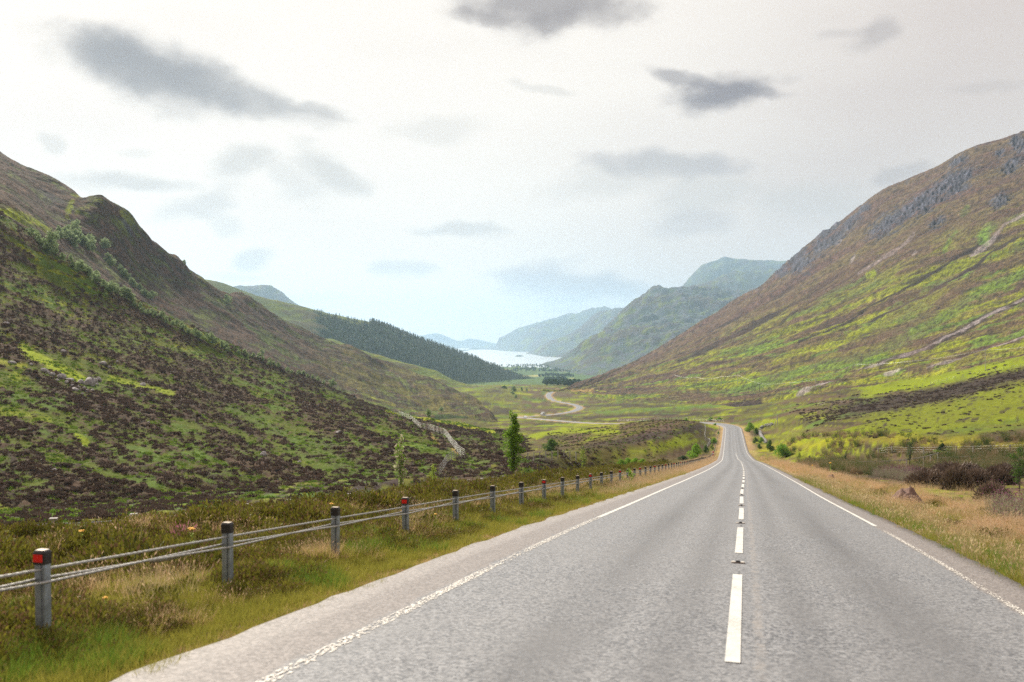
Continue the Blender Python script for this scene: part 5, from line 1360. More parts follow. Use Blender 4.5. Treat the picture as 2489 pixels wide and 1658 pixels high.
scatter('thistles', 'greyish thistles with small purple heads behind the dry grass on the right', *finish(x, y, RNG.uniform(.7, 1.2, len(x)), RNG.choice([0, 1, 1], len(x))), K_THIS)
x, y, p_ = px_points(1500, 2410, 2580, 13, 34)
s, d = to_road(x, y); q_ = rows(x, y); keep = (d > 5.5) & (q_ > 1180) & (q_ < 1275) & (RNG.uniform(size=len(x)) < .5); x, y = x[keep], y[keep]
scatter('thistles', 'thistles at the right edge of view beyond the stony patch', *finish(x, y, RNG.uniform(.5, .9, len(x)), RNG.choice([0, 1, 1], len(x))), K_THIS)
x, y, s, d = sd_points(1500, 12, 70, 4.6, 9.5)
keep = fbm(x/2.0, y/2.4, 3, 471) > .14; x, y, s, d = (q[keep] for q in (x, y, s, d))
scatter('low_heather', 'low brown and green heather mixed through the right verge grass', *finish(x, y, RNG.uniform(.4, 1.0, len(x)), RNG.choice([0, 1, 3, 3], len(x)), .05), K_HEATH)
# gravel
x, y, s, d = sd_points(2600, 9, 26, 6.0, 8.4); keep = fbm(x/1.0, y/1.0, 2, 431) > .0; x, y = x[keep], y[keep]
scatter('gravel', 'patch of grey gravel in the dry grass at the right edge', *finish(x, y, RNG.uniform(.02, .085, len(x)), RNG.choice([0, 1, 2], len(x))), K_PEB)
x1_, y1_, s, d = sd_points(2600, 4, 60, -4.3, -3.45); x2_, y2_, s, d = sd_points(2600, 6, 60, 3.0, 3.9); x, y = np.concatenate([x1_, x2_]), np.concatenate([y1_, y2_])
scatter('road_edge_chippings', 'loose stone chippings lying along both edges of the road', *finish(x, y, RNG.uniform(.008, .028, len(x))*np.interp(y, [4, 60], [1, 2]), RNG.choice([0, 1, 2], len(x))), K_PEB)
# heather and bracken bushes on the near left slope
def slope_scatter(name, label, G, wmask, n, idxs, smin, smax, ymax=9e9, seed=0):
    P_, Q_, X_, Y_, Z_ = G; area = (Y_/250)**2; wgt = (wmask/area**.35)
    vis = (P_ > -260) & (P_ < 1400) & (Y_ < ymax); wgt = np.where(vis, wgt, 0).ravel(); wgt /= wgt.sum()
    pick = RNG.choice(len(wgt), n, p=wgt); jx = RNG.normal(0, .25, n); k = Y_.ravel()[pick]
    pts_ = np.stack([X_.ravel()[pick] + jx, k, Z_.ravel()[pick] - .12], -1)
    sc__ = (smin*.7 + (smax*1.25-smin*.7)*RNG.uniform(size=n)**1.6)*np.interp(k, [100, 200, 450], [.8, 1.1, 1.9])
    rot = np.stack([RNG.uniform(-.2, .2, n), RNG.uniform(-.2, .2, n), RNG.uniform(0, 6.28, n)], -1)
    scatter(name, label, pts_, rot, np.stack([sc__]*3, -1), RNG.choice(idxs, n), K_SLOPE)
inner = np.zeros(L1G[0].shape); inner[12:int(inner.shape[0]*.93)] = 1
slope_scatter('slope_heather', 'brown heather bushes covering the near left hillside', L1G, np.clip(L1HM*1.3-.3, 0, 1)*inner*sstep(-.35, .15, fbm(L1G[2]/2.6, L1G[3]/2.6, 3, 79)), 30000, [0, 1, 2], .40, .95)
slope_scatter('slope_bracken', 'bright green bracken and bilberry on the near left hillside', L1G, (1-L1HM)*inner*sstep(-.25, .2, fbm(L1G[2]/7, L1G[3]/7, 3, 77)), 15000, [3], .45, 1.0)
x, y, s, d = sd_points(9000, 18, 150, -84, -24)
keep = fbm(x/3.5, y/3.5, 3, 461) > -.2; x, y, s, d = (q[keep] for q in (x, y, s, d)); gg = fbm(x/6, y/6, 3, 462)
scatter('hollow_heather', 'heather and bracken in the hollow between the road bank and the left hillside', *finish(x, y, RNG.uniform(.5, 1.1, len(x)), np.where(gg > .05, 3, RNG.choice([0, 1, 2], len(x))), .1), K_SLOPE)
# heather on the knoll and the near right slope
def ground_scatter(name, label, n, px0, px1, Y0, Y1, test, idxs, smin, smax):
    x, y, p_ = px_points(n, px0, px1, Y0, Y1); s, d = to_road(x, y); z = ground_height(x, y); q = HY + F*(ZC - z)/y
    keep = test(x, y, p_, q, d)
    x, y, z = x[keep], y[keep], z[keep]; n = len(x)
    sc__ = RNG.uniform(smin, smax, n)*np.interp(y, [100, 200, 450], [.8, 1.1, 1.7]); rot = np.stack([RNG.uniform(-.2, .2, n), RNG.uniform(-.2, .2, n), RNG.uniform(0, 6.28, n)], -1)
    scatter(name, label, np.stack([x, y, z - .1], -1), rot, np.stack([sc__]*3, -1), RNG.choice(idxs, n), K_SLOPE)
ground_scatter('knoll_heather', 'low heather on the rounded knoll left of the road', 8500, 1330, 1735, 90, 345, lambda x, y, p, q, d: (np.abs(d) > 12) & (fbm(x/5, y/5, 3, 441) > -.12), [0, 1, 2, 3, 3, 3], .28, .6)
ground_scatter('right_slope_heather', 'dark heather bands across the near right slope', 15000, 1880, 2640, 100, 420, lambda x, y, p, q, d: (np.abs(d) > 16) & (seg_dist(p, q, [(1960, 1010), (2150, 985), (2330, 950), (2489, 905), (2700, 850)]) + 55*fbm(x/14, y/14, 3, 444) + 26*fbm(x/3.5, y/3.5, 3, 442) < 13), [0, 1, 2], .40, .85)
ground_scatter('right_slope_tufts', 'scattered heather tufts on the bright grass rise at the right', 1600, 2080, 2640, 95, 260, lambda x, y, p, q, d: (np.abs(d) > 20) & (fbm(x/4, y/4, 3, 443) > .16), [0, 1, 2, 3], .4, .85)

# ------------------------------------------------------------------ trees
M_BARK = simple('bark', (.10, .085, .07), .9, noise=.3)
M_BIRCHBARK = simple('pale_bark', (.28, .26, .23), .9, noise=.35)
LEAF_MATS = {
 'birch': leafy('birch_leaves', (.24, .32, .15), (.37, .46, .24), .5),
 'rowan': leafy('rowan_leaves', (.045, .110, .014), (.140, .230, .030), .5),
 'young': leafy('fresh_leaves', (.15, .32, .020), (.26, .42, .040), .5),
 'yellow': leafy('yellowish_leaves', (.24, .34, .04), (.38, .44, .09), .5),
 'pale': leafy('pale_new_leaves', (.45, .42, .30), (.62, .55, .42), .4),
 'dark': leafy('dark_leaves', (.020, .055, .012), (.050, .105, .022), .3),
 'autumn': leafy('orange_leaves', (.42, .30, .05), (.55, .36, .07), .4),
 'conifer': leafy('conifer_needles', (.045, .085, .045), (.105, .155, .075), .2),
}
def leaf_cloud(blobs, n, leaf, seed, aspect=.6, shell=.45, flat=0.0, mix2=0.0):
    """blobs: (x, y, z, rx, ry, rz) volumes filled with small leaf-shaped faces"""
    r = np.random.default_rng(seed); B = np.array(blobs, float); vol = (B[:, 3]*B[:, 4]*B[:, 5])**(2/3); pick = r.choice(len(B), n, p=vol/vol.sum())
    dirs = r.normal(0, 1, (n, 3)); dirs /= np.linalg.norm(dirs, axis=1)[:, None]
    rad = (shell + (1-shell)*r.uniform(size=n)**.6)*(1 + .22*np.sin(dirs[:, 0]*6 + pick)*np.sin(dirs[:, 2]*7 + pick*2))
    c_ = B[pick, :3] + dirs*B[pick, 3:]*rad[:, None]
    a = r.normal(0, 1, (n, 3)); a[:, 2] *= .7; a /= np.linalg.norm(a, axis=1)[:, None]; b_ = np.cross(a, r.normal(0, 1, (n, 3))); b_ /= np.linalg.norm(b_, axis=1)[:, None]
    L = leaf*r.uniform(.6, 1.35, n)[:, None]
    V = np.stack([c_ - a*L*.5, c_ + b_*L*aspect*.5, c_ + a*L*.5, c_ - b_*L*aspect*.5], 1).reshape(-1, 3); V[:, 2] = np.maximum(V[:, 2], .02)
    me = np_mesh('crown', V, np.arange(4*n).reshape(n, 4), smooth=False)
    if mix2: me.polygons.foreach_set('material_index', (r.uniform(size=n) < mix2).astype(np.int32))
    return me
def limbs(h, rad, blobs, seed, n=6, stems=1):
    rr = random.Random(seed); mb = MB()
    for k in range(stems):
        ox = rr.uniform(-.12, .12)*h*(stems > 1)*.5; top = Vector((ox*2, rr.uniform(-.05, .05)*h*(stems > 1), h*.88*rr.uniform(.85, 1)))
        P_ = [Vector((0, 0, -.1*min(h, 3))), Vector((ox*.4, 0, h*.2)), Vector((ox + rr.uniform(-.02, .02)*h, rr.uniform(-.02, .02)*h, h*.5)), top]
        mb.tube(P_, [rad, rad*.8, rad*.5, rad*.12], 6)
    for k in range(n):
        b_ = blobs[rr.randrange(len(blobs))]; z0 = min(h*rr.uniform(.15, .6), b_[2]); tgt = Vector(b_[:3]) + Vector((rr.uniform(-.6, .6)*b_[3], rr.uniform(-.6, .6)*b_[4], rr.uniform(-.2, .5)*b_[5]))
        st_ = Vector((0, 0, z0)); md = st_.lerp(tgt, .5) + Vector((0, 0, -.05*h)); mb.tube([st_, md, tgt], [rad*.38, rad*.25, rad*.08], 5)
    return mb.mesh('trunk', True)
def tree_protos(kind, h, w, n, leaf, seeds, rad, low=.22, nb=9):
    out_ = []
    for sd in seeds:
        rr = random.Random(sd); blobs = []
        for k in range(nb):
            u = (k+.5)/nb; zz = h*(low + (1-low)*u*.9); ww = w/2*math.sin(math.pi*min(.97, .22 + .78*u))**.7; a = rr.uniform(0, 6.28); q = ww*rr.uniform(.15, .65)
            s_ = ww*rr.uniform(.38, .62); blobs.append((math.cos(a)*q, math.sin(a)*q, zz, s_, s_, max(s_*.8, h*(1-low)/nb*.75)))
        out_.append((leaf_cloud(blobs, n, leaf, sd), limbs(h, rad, blobs, sd)))
    return out_
def put_tree(name, p, lf, tr, lm, bm_, scale, label, cat='tree', group=None, rz=None):
    r = empty(name, p, label, cat, group); r.scale = scale if hasattr(scale, '__len__') else (scale,)*3; r.rotation_euler = (0, 0, random.uniform(0, 6.28) if rz is None else rz)
    o = link('crown', lf, r, []); 
    if not lf.materials:
        for m_ in (lm if isinstance(lm, (list, tuple)) else [lm]): lf.materials.append(m_)
    q = link('trunk', tr, r, [])
    if not tr.materials: tr.materials.append(bm_)
    return r
BIRCH = tree_protos('birch', 10, 8.5, 900, .85, [501, 502, 503, 504], .16)
def birch(px, py, hpx, label, group=None, only=None, squash=1.0):
    p = hit(px, py, only)
    if p is None: return
    lf, tr = random.choice(BIRCH); k = 1.25*hpx*p.y/F/10
    return put_tree('birch_tree', p, lf, tr, LEAF_MATS['birch'], M_BIRCHBARK, (k*squash*random.uniform(.85, 1.15), k*squash*random.uniform(.85, 1.15), k), label, 'tree', group)
B2 = ['big_left_hillside', 'near_left_hillside']
birch(184, 567, 30, 'tallest rounded birch crown, at the top of the gully clump', None, B2, 1.1)
birch(125, 612, 50, 'broad dark birch standing left of the gully clump', None, B2, .8)
birch(254, 610, 28, 'lone round birch on the heather right of the upper clump', None, B2, 1.15)
birch(186, 605, 26, 'pale birch at the lower edge of the upper clump, above the dark hollow', None, B2, .9)
birch(172, 640, 22, 'small pointed birch alone in the dark hollow of the gully', None, B2, .7)
birch(152, 632, 16, 'low rounded birch bush at the left lip of the dark hollow', None, B2, 1.2)
birch(637, 871, 20, 'round dark-leaved birch standing alone beside the lower gully line', None, B2, .8)
birch(553, 742, 24, 'solitary pale birch on the spur right of the gully', None, B2, .9)
birch(807, 942, 20, 'last dark round birch at the lower end of the gully line', None, B2, 1.3)
birch(1040, 1018, 22, 'pale lone birch above the dark eroded bluff', None, B2, 1.0)
birch(1073, 1002, 12, 'small pale tree on the slope right of the lone birch', None, B2, 1.2)
birch(574, 905, 8, 'tiny bright bush on the mid heather slope', None, B2, 1.2)
def birch_row(label, group, line, n, h0, h1, jy):
    for (px, py) in along(line, n):
        birch(px + random.uniform(-7, 7), py + random.uniform(-jy, jy), random.uniform(h0, h1), label, group, B2, random.uniform(.9, 1.15))
birch_row('birch in the dense upper clump below the rounded knoll', 'birches of the upper clump', [(140, 582), (172, 585), (200, 592), (225, 612)], 20, 18, 28, 11)
birch_row('birch in the left arm of the gully wood, against the near slope', 'birches of the left arm', [(78, 577), (100, 592), (118, 610), (136, 622)], 9, 15, 24, 4)
birch_row('birch in the middle belt of the gully wood below the dark hollow', 'birches of the middle belt', [(180, 655), (215, 678), (250, 702), (290, 722), (325, 735)], 17, 18, 27, 6)
birch_row('birch on the upper side belt right of the dark hollow', 'birches of the side belt', [(262, 640), (290, 668), (318, 690), (345, 712), (372, 735)], 15, 15, 24, 5)
birch_row('birch in the line of trees running down the gully', 'birches down the gully line', [(330, 750), (370, 768), (420, 790), (470, 818), (520, 840), (560, 855)], 24, 13, 21, 4)
birch_row('small birch in the lower gully line before it thins out', 'birches of the lower gully line', [(585, 862), (620, 873), (660, 887), (700, 903), (740, 918), (790, 935)], 20, 10, 15, 3)
for px, py, h_, lb in [(448, 641, 14, 'larger dark tree standing out on the left skyline'), (465, 664, 9, 'small yellowish tree on the left skyline below the larger one')]:
    p = hit(px, py+3, ['big_left_hillside'])
    if p is not None: lf, tr = BIRCH[1]; put_tree('skyline_tree', p, lf, tr, None, None, h_*p.y/F/10, lb)
# shrubs and saplings nearer the road
SHR = tree_protos('shrub', 2, 2.3, 2600, .13, [601, 602, 603], .03, low=.10, nb=10)
SHR_SETS = {}
def shrub(px, py, hpx, wpx, kind, label, name='roadside_shrub', cat='shrub', group=None):
    p = hit(px, py)
    if p is None: print('miss', px, py); return
    key = (kind, random.randrange(2))
    if key not in SHR_SETS:
        lf, tr = SHR[key[1]]; lf = lf.copy(); tr = tr.copy(); lf.materials.clear(); lf.materials.append(LEAF_MATS[kind]); SHR_SETS[key] = (lf, tr)
    lf, tr = SHR_SETS[key]; k = p.y/F
    return put_tree(name, p, lf, tr, LEAF_MATS[kind], M_BARK, (wpx*k/1.9, wpx*k/1.9, hpx*k/2), label, cat, group)
for a_ in [(1690,1118,44,38,'young','tall bright green shrub beside the bend in the safety fence'), (1716,1101,22,14,'rowan','small dark green bush between the fence and the bright shrub'), (1706,1121,12,18,'dark','low dark bush under the bright shrub at the fence end'), (1660,1119,13,26,'dark','low dark green bush left of the bright shrub'),
           (1735,1078,16,18,'young','rounded bright bush inside the road bend, left verge'), (1746,1056,9,6,'young','slim green bush beside the fence on the inside of the bend'), (1731,1093,16,10,'yellow','yellow-green bush by the red and white marker'), (1738,1034,6,10,'young','small bush at the top of the inner fence strip'),
           (1822,1050,27,24,'young','bright bush farthest up the right side row by the bend'), (1838,1056,19,16,'rowan','second bush of the right side row'), (1836,1077,16,13,'rowan','dark small bush low in the right side row'), (1850,1077,17,15,'young','light green bush beside the stone wall end'), (1846,1091,13,13,'rowan','low bush above the dry verge on the right'),
           (1872,1098,32,22,'rowan','upright conical bush left of the big roadside bush'), (1902,1113,38,48,'young','largest bright green bush on the right roadside'), (1727,1023,10,16,'young','round bush above the bend, left of the pair'), (1748,1022,9,16,'young','round bush above the bend, right of the pair'), (1668,1024,9,10,'young','small bush beyond the knoll above the far road'),
           (1339,1094,30,42,'rowan','round dark green tree standing alone on the stream flat'), (1943,1112,14,9,'yellow','small yellowish sapling right of the big roadside bush'), (1968,1118,12,10,'rowan','small sapling in the grass between bush and rail fence'),
           (2290,1104,30,22,'dark','leaning dark bush behind the raised rail'), (2300,1100,10,60,'young','low bright nettle patch behind the wire fence'), (1226,945,9,14,'rowan','lone broadleaf at the plantation foot')]:
    shrub(*a_, name='round_tree' if 'round dark green tree' in a_[5] else 'roadside_shrub', cat='tree' if 'tree' in a_[5] else 'shrub')
for px, py, h_, w_ in [(1508,1134,20,26), (1526,1134,24,28), (1545,1133,22,28), (1562,1131,18,24)]:
    shrub(px, py, h_, w_, 'young', {1508: 'leftmost part of the bright willow scrub behind the fence posts', 1526: 'tallest bright willow bush behind the fence posts', 1545: 'bright willow bush just right of the tallest one', 1562: 'rightmost bright willow bush behind the fence posts'}[px], 'willow_bush')
def sapling(px, py, hpx, wpx, kinds, n, leaf, label, seed, stems=1, prof='column', base_Y=None, name='sapling'):
    p = hit(px, py) if base_Y is None else Vector(((px-CX)/F*base_Y, base_Y, float(ground_height((px-CX)/F*base_Y, base_Y))))
    k = p.y/F; h = hpx*k + (0 if base_Y is None else 0); w = wpx*k; rr = random.Random(seed); blobs = []
    if base_Y is not None: h = (ZC - (py-hpx-HY)*k) - p.z
    nb = 24 if prof == 'column' else 15
    for j in range(nb):
        u = (j+.5)/nb
        wd = {'column': .5*(.35 + .9*math.sin(math.pi*min(u*.95+.05, 1))**.8), 'sparse': .5*(.55 + .6*math.sin(math.pi*u)), 'cone': .5*(1.15-u)}[prof]*w
        a = rr.uniform(0, 6.28); q = wd*rr.uniform(.1, .6); s_ = wd*rr.uniform(.35, .7)
        blobs.append((math.cos(a)*q, math.sin(a)*q, h*(.20 + .78*u), s_, s_, h/nb*rr.uniform(.8, 1.7)))
    lf = leaf_cloud(blobs, n, leaf, seed, .55, .15, mix2=.42 if len(kinds) > 1 else 0)
    return put_tree(name, p, lf, limbs(h, .014*h, blobs, seed, 12, stems), [LEAF_MATS[q] for q in kinds], M_BARK, 1.0, label, 'tree', rz=0)
sapling(1246, 1164, 164, 50, ['rowan', 'young'], 5200, .115, 'tall narrow rowan tree with dark leaves behind the safety fence', 701, 3, name='rowan_tree', base_Y=54)
sapling(972, 1196, 132, 34, ['young', 'pale'], 1100, .12, 'leggy sapling with pale leaf undersides between the two left fences', 702, 2, 'sparse', 42)
sapling(1054, 1180, 52, 30, ['yellow'], 420, .11, 'small yellow-green sapling right of the leggy one', 703, 1, 'sparse', 50)
sapling(1418, 1148, 64, 22, ['yellow', 'rowan'], 420, .11, 'thin sparse sapling right of the round tree', 704, 2, 'sparse', 72)
sapling(2210, 1134, 88, 32, ['dark', 'rowan'], 2200, .085, 'slim dark sapling crossing the end of the rail fence', 705, 2)
sapling(2478, 1196, 110, 52, ['dark', 'rowan'], 2400, .07, 'bushy dark sapling at the right edge of view', 706, 3)
sapling(2056, 1130, 34, 22, ['dark'], 600, .10, 'small dark sapling left of the rail fence end', 707, 1, 'cone')
sapling(1531, 1178, 40, 24, ['young'], 230, .065, 'fresh green seedling in front of the safety fence posts', 708, 1, 'sparse', 38)
sapling(1512, 1182, 26, 26, ['yellow'], 160, .06, 'low yellowish seedling beside the fresh green one', 709, 1, 'sparse', 37)

# conifer plantation
def conifer_mesh(h, w, seed, n=110):
    r = np.random.default_rng(seed); V = []; Fq = []
    for i in range(n):
        u = r.uniform()**.8; a = r.uniform(0, 6.28); rr = w/2*(1-u)*r.uniform(.5, 1.1); z = h*(.06 + .94*u)
        d = np.array([math.cos(a), math.sin(a), -.35]); t_ = np.array([-math.sin(a), math.cos(a), 0]); k = len(V); L = max(rr, .12*w)
        V += [(0, 0, z + .06*h), tuple(d*L + t_*L*.45 + [0, 0, z]), tuple(d*L - t_*L*.45 + [0, 0, z])]; Fq.append((k, k+1, k+2))
    me = bpy.data.meshes.new('conifer'); me.from_pydata(V, [], Fq); me.update(); return me
K_CON = proto_collection('conifer', [(conifer_mesh(15, 6.5, 801+k), [LEAF_MATS['conifer']]) for k in range(4)])
P_, Q_, X_, Y_, Z_, FM = MLG
jx_, jy_ = [], []
w_ = (FM & (np.arange(FM.shape[0])[:, None] < FM.shape[0]*.86)).astype(float)*Y_
w_ = w_.ravel()/w_.sum(); pick = RNG.choice(w_.size, 15000, p=w_)
pp_ = np.stack([X_.ravel()[pick] + RNG.normal(0, 3, len(pick)), Y_.ravel()[pick] + RNG.normal(0, 4, len(pick)), Z_.ravel()[pick] - .8], -1)
s_ = RNG.uniform(.6, 1.15, len(pick))*np.interp(P_.ravel()[pick], [760, 900, 1330], [.62, .9, 1.05])
scatter('conifer_plantation', 'dense dark conifer plantation covering the far left hillside', pp_, np.stack([s_*0, s_*0, RNG.uniform(0, 6.28, len(s_))], -1), np.stack([s_*1.05, s_*1.05, s_], -1), RNG.integers(0, 4, len(s_)), K_CON)
K_WOOD = proto_collection('woodland', [(BIRCH[k][0].copy(), []) for k in range(3)])
for o_ in K_WOOD.objects: o_.data.materials.clear(); o_.data.materials.append(LEAF_MATS['dark'])
pw_ = []
def wood(line, n, jx, jy, h0, h1, only=('ground',)):
    for (px, py) in along(line, n):
        p = hit(px + random.uniform(-jx, jx), py + random.uniform(-jy, jy), list(only))
        if p is not None: pw_.append((p, random.uniform(h0, h1)))
wood([(1325, 935), (1345, 936), (1400, 938), (1440, 936)], 90, 6, 3, 7, 11)
wood([(1330, 928), (1360, 925), (1375, 926)], 60, 6, 3, 7, 12)
wood([(1310, 916), (1335, 914), (1360, 915), (1390, 916)], 60, 6, 1.5, 8, 12)
wood([(1250, 901), (1320, 900), (1380, 902), (1440, 905)], 160, 20, 4, 6, 11)
wood([(1230, 892), (1300, 890), (1360, 892)], 120, 16, 3, 6, 10)
P3 = np.array([tuple(q[0]) for q in pw_]); s_ = np.array([q[1] for q in pw_])/10*1.2
scatter('valley_woodland', 'dark broadleaf woodland on the flat at the head of the loch', P3, np.stack([s_*0, s_*0, RNG.uniform(0, 6.28, len(s_))], -1), np.stack([s_, s_, s_], -1), RNG.integers(0, 3, len(s_)), K_WOOD)
for px, py, h_, w__, lb in [(1248, 952, 17, 17, 'round pale tree at the foot of the plantation'), (1246, 958, 9, 12, 'small round tree before the plantation foot'), (1268, 950, 11, 9, 'dark round tree right of the pale one at the plantation foot'), (1280, 952, 12, 6, 'narrow pale tree standing on the rise before the plantation'), (1254, 967, 9, 9, 'small lone tree on the heath before the plantation')]:
    shrub(px, py, h_, w__, 'birch', lb, 'broadleaf_tree', 'tree')

# ------------------------------------------------------------------ single things by the roadside
# dead heather mounds
mound_me = [blades(1500, .30, .36, 1.3, .010, 901+k, hv=.3, droop=.35) for k in range(3)]
dome_me = [sprigs(2600, .55, .46, .20, .030, 911+k, shell=.72, up=.25) for k in range(3)]
for me_ in dome_me: me_.materials.append(M_BRWN); me_.materials.append(M_BRWN)
for i, (px, py, w_, h_, lb) in enumerate(MOUNDS):
    p = hit(px, py)
    if p is None: continue
    k = p.y/F; o = link('heather_mound', dome_me[i % 3], None, []); o.location = p; o.scale = (w_*k/1.15, w_*k/1.15, h_*k/.62); o.rotation_euler = (0, 0, random.uniform(0, 6)); tag(o, lb, 'heather mound')
M_SOIL = simple('reddish_soil', (.17, .105, .085), .95, noise=.35, nscale=14, bump=.9)
for px, py, w_, h_, lb in [(2204,1226,92,36,'low reddish-brown heap of soil in the dry grass on the right verge'), (2020,1166,30,11,'smaller reddish heap of soil farther up the right verge')]:
    p = hit(px, py); k = p.y/F; u, v = np.meshgrid(np.linspace(-1, 1, 41), np.linspace(-1, 1, 41)); r_ = np.hypot(u, v)
    z = np.clip(1 - r_**2, 0, 1)**1.3*.9*(1 + .5*fbm(u*2.2, v*2.2, 3, 921)) + .05*fbm(u*14, v*14, 2, 922) - .10*(r_ > .95) - .3*(r_ > 1.02)
    o = link('soil_heap', np_mesh('soil_heap', np.stack([u*w_*k/2, v*w_*k/2, z*h_*k*1.15], -1).reshape(-1, 3), grid_quads(41, 41)), None, [M_SOIL]); o.location = p; tag(o, lb, 'soil heap')
# ragwort
M_STEM = simple('ragwort_stem', (.22, .34, .03), .7, noise=.25)
M_YFL = simple('ragwort_flower', (.85, .48, .02), .6, noise=.15, nscale=60)
M_LEAFY = simple('ragwort_leaf', (.30, .42, .04), .7, noise=.25)
def ragwort(px, py, hpx, label):
    p = hit(px, py); k = p.y/F; h = hpx*k; r = empty('ragwort', p, label, 'wildflower'); rr = random.Random(px)
    MB().tube([(0, 0, -.03), (.01, 0, h*.5), (.0, .01, h*.95)], [.008*h+.003, .007*h+.003, .004], 6).build('stem', M_STEM, r)
    mb = MB()
    for j in range(26):
        z = h*(.08 + .75*j/26); a = j*2.4; L = h*.13*rr.uniform(.7, 1.2)*(1.1 - .4*j/26); d = Vector((math.cos(a), math.sin(a), .5)).normalized(); w_ = Vector((-math.sin(a), math.cos(a), 0))*L*.22; o_ = Vector((0, 0, z))
        mb.add([o_, o_ + d*L*.5 + w_, o_ + d*L, o_ + d*L*.5 - w_], [(0, 1, 2, 3)])
    mb.build('leaf_whorl', M_LEAFY, r)
    mb = MB()
    for j in range(18):
        a = j*2.4; q = h*.10*math.sqrt(j/18); c_ = Vector((math.cos(a)*q, math.sin(a)*q, h*(.97 + .03*rr.uniform(-1, 1) - q*.4/h*.5))); s_ = h*.035
        n6 = [(c_.x + s_*math.cos(t_), c_.y + s_*math.sin(t_), c_.z + .2*s_) for t_ in np.linspace(0, 2*math.pi, 7)[:-1]]
        mb.add([(c_.x, c_.y, c_.z - s_*.6)] + n6 + [(c_.x, c_.y, c_.z + s_*.7)], [(0, 1+(t_+1) % 6, 1+t_) for t_ in range(6)] + [(7, 1+t_, 1+(t_+1) % 6) for t_ in range(6)])
    mb.build('flower_head', M_YFL, r)
for a_ in [(198,1346,58,'yellow ragwort behind the nearest fence post'), (466,1360,78,'tall orange-yellow ragwort left of the second safety-fence post'), (256,1506,56,'ragwort in the verge grass between the first two posts'), (806,1268,46,'ragwort behind the third safety-fence post'), (1059,1282,34,'ragwort between the fourth and fifth posts'),
           (1376,1185,12,'small yellow ragwort behind the far posts'), (2018,1152,28,'yellow ragwort standing in the right verge grass'), (1975,1150,20,'smaller ragwort left of the tall one on the right verge'), (1850,1112,14,'yellow ragwort among bushes on the right'), (1862,1116,12,'low yellow ragwort before the conical bush')]:
    ragwort(*a_)
fh = sprigs(420, .26, .20, .06, .018, 931, mats2=.6); fh.materials.append(M_HE); fh.materials.append(M_PURP)
for px, py, s_, lb in [(440, 1305, 1.0, 'pink flowering heather cushion left of the second safety-fence post'), (590, 1345, .5, 'small purple-flowered heather by the second post')]:
    p = hit(px, py); o = link('flowering_heather', fh, None, []); o.location = p; o.scale = (s_,)*3; tag(o, lb, 'heather bush')
# hazard marker by the bend
p = hit(1733, 1108); k = p.y/F; r = empty('hazard_marker', p, 'small red and white hazard marker at the fence by the bend', 'marker')
MB().box((0, 0, 5.5*k), (5*k*.9, .08, 11*k)).build('board', simple('white_board', (.75, .72, .72), .5), r)
for z_ in (2.0, 9.3): MB().box((0, -.05, z_*k), (4.6*k, .02, 3.4*k)).build('red_band', M_RED, r)
MB().box((0, .08, 5*k), (.12, .08, 11.6*k)).build('post', M_WOOD, r)

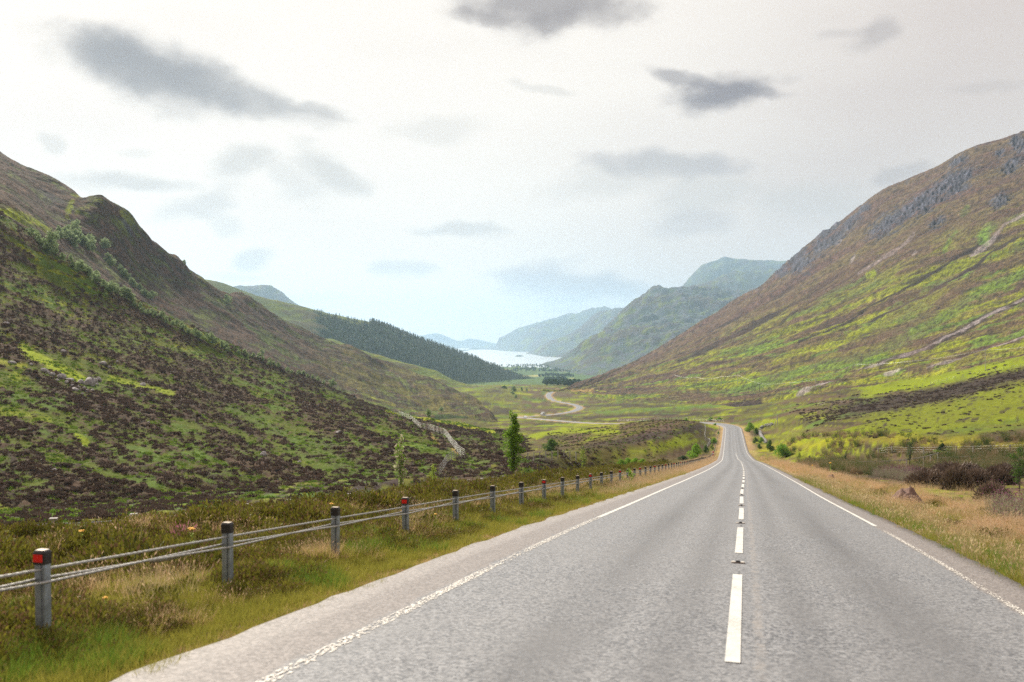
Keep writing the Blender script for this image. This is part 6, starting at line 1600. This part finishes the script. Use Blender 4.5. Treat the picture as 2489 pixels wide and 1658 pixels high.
# vehicles on the far road
M_CARW = simple('white_car_paint', (.72, .74, .78), .25, noise=.03); M_GLASS = simple('dark_car_glass', (.02, .025, .03), .08); M_TYRE = simple('tyre', (.02, .02, .02), .8); M_LAMP = simple('tail_lamp', (.5, .02, .02), .3); M_VANP = simple('silver_van_paint', (.55, .56, .58), .3, noise=.05)
def vehicle(name, px, py, Lx, Wx, Hx, paint, label, cat, van=False):
    s_, d_ = None, None
    Yg = {True: 722, False: 655}[van]; j = int(np.argmin((RX - (px-CX)/F*RY)**2 + ((HY - F*(RZ-ZC)/np.maximum(RY, 1)) - py)**2*0 + np.where(np.abs(RY-Yg) > 40, 1e9, 0)))
    off = 1.6; x, y, z = RX[j] - TY[j]*off, RY[j] + TX[j]*off, RZ[j]
    r = empty(name, (x, y, z + .02), label, cat); r.rotation_euler = (0, 0, math.atan2(TY[j], TX[j]) + math.pi)
    def body(prof, w):
        n = len(prof); v = [(a, -w/2, b_) for a, b_ in prof] + [(a, w/2, b_) for a, b_ in prof]
        return MB().add(v, [tuple(range(n)), tuple(range(2*n-1, n-1, -1))] + [(i, n+i, n+(i+1) % n, (i+1) % n) for i in range(n)])
    a, h = Lx/2, Hx
    if van: pr_ = [(-a, .35), (-a, h*.97), (-a+.2, h), (a*.35, h), (a*.62, h*.62), (a*.98, h*.45), (a, .35)]
    else: pr_ = [(-a, .35), (-a, h*.55), (-a*.82, h*.62), (-a*.55, h*.98), (a*.15, h), (a*.48, h*.62), (a*.95, h*.52), (a, .35)]
    b_ = body(pr_, Wx).build('body', paint, r); bv = b_.modifiers.new('bevel', 'BEVEL'); bv.width = .08; bv.segments = 2
    if van: body([(a*.37, h*.95), (a*.33, h*.64), (a*.63, h*.60)], Wx*1.01).build('side_window', M_GLASS, r); MB().box((-a-.01, 0, h*.72), (.03, Wx*.7, h*.25)).build('rear_window', M_GLASS, r)
    else: body([(-a*.78, h*.64), (-a*.56, h*.93), (a*.12, h*.94), (a*.40, h*.64)], Wx*1.01).build('side_window', M_GLASS, r); body([(-a*.86, h*.66), (-a*.60, h*.94), (-a*.57, h*.94), (-a*.8, h*.66)], Wx*.8).build('rear_window', M_GLASS, r)
    for sx in (-.62, .62):
        for sy in (-.46, .46):
            w = MB().tube([(sx*a, sy*Wx-.1, .33), (sx*a, sy*Wx+.1, .33)], .33, 14).build('wheel', M_TYRE, r)
    for sy in (-.38, .38):
        MB().box((-a-.01, sy*Wx, h*.5), (.04, .22, .16)).build('tail_lamp', M_LAMP, r); MB().box((a*.99, sy*Wx, h*.42), (.05, .28, .16)).build('headlight', M_WHITE, r)
vehicle('parked_car', 1282, 1012, 4.3, 1.8, 1.5, M_CARW, 'white car on the far road near the hairpin', 'car')
vehicle('camper_van', 1323, 1007, 5.8, 2.1, 2.6, M_VANP, 'silver camper van on the far road behind the small heap', 'van', True)
p = hit(1322, 1011, ['ground'])
# cottage at the valley's end
p = hit(1367, 915, ['ground'])
r = empty('white_cottage', p, 'small white gabled cottage among trees at the head of the loch', 'house')
M_WWALL = simple('white_harled_wall', (.75, .74, .72), .8, noise=.05); M_SLATE = simple('slate_roof', (.10, .11, .13), .7, noise=.2)
MB().box((0, 0, 2.2), (13, 7, 4.6)).build('wall', M_WWALL, r)
MB().add([(-6.5, -3.5, 4.5), (-6.5, 3.5, 4.5), (-6.5, 0, 7.6), (6.5, -3.5, 4.5), (6.5, 3.5, 4.5), (6.5, 0, 7.6)], [(0, 2, 1), (3, 4, 5), (0, 1, 4, 3)]).build('gable', M_WWALL, r)
rr_ = MB().add([(-6.8, -3.9, 4.2), (-6.8, 0, 7.75), (6.8, 0, 7.75), (6.8, -3.9, 4.2), (-6.8, 3.9, 4.2), (6.8, 3.9, 4.2), (-6.8, -3.9, 4.35), (-6.8, 0, 7.95), (6.8, 0, 7.95), (6.8, -3.9, 4.35), (-6.8, 3.9, 4.35), (6.8, 3.9, 4.35)], [(6, 9, 8, 7), (7, 8, 11, 10), (0, 1, 2, 3), (1, 4, 5, 2), (0, 3, 9, 6), (4, 10, 11, 5), (0, 6, 7, 1), (1, 7, 10, 4), (3, 2, 8, 9), (2, 5, 11, 8)]).build('roof', M_SLATE, r)
for sx in (-6, 6): MB().box((sx, 0, 8.3), (1, 1.2, 1.8)).build('chimney', M_WWALL, rr_)
for sx in (-4, 4): MB().box((sx, -3.52, 2.4), (1.3, .06, 1.6)).build('window', M_GLASS, r)
MB().box((0, -3.52, 1.5), (1.1, .06, 2.3)).build('door', M_SLATE, r)
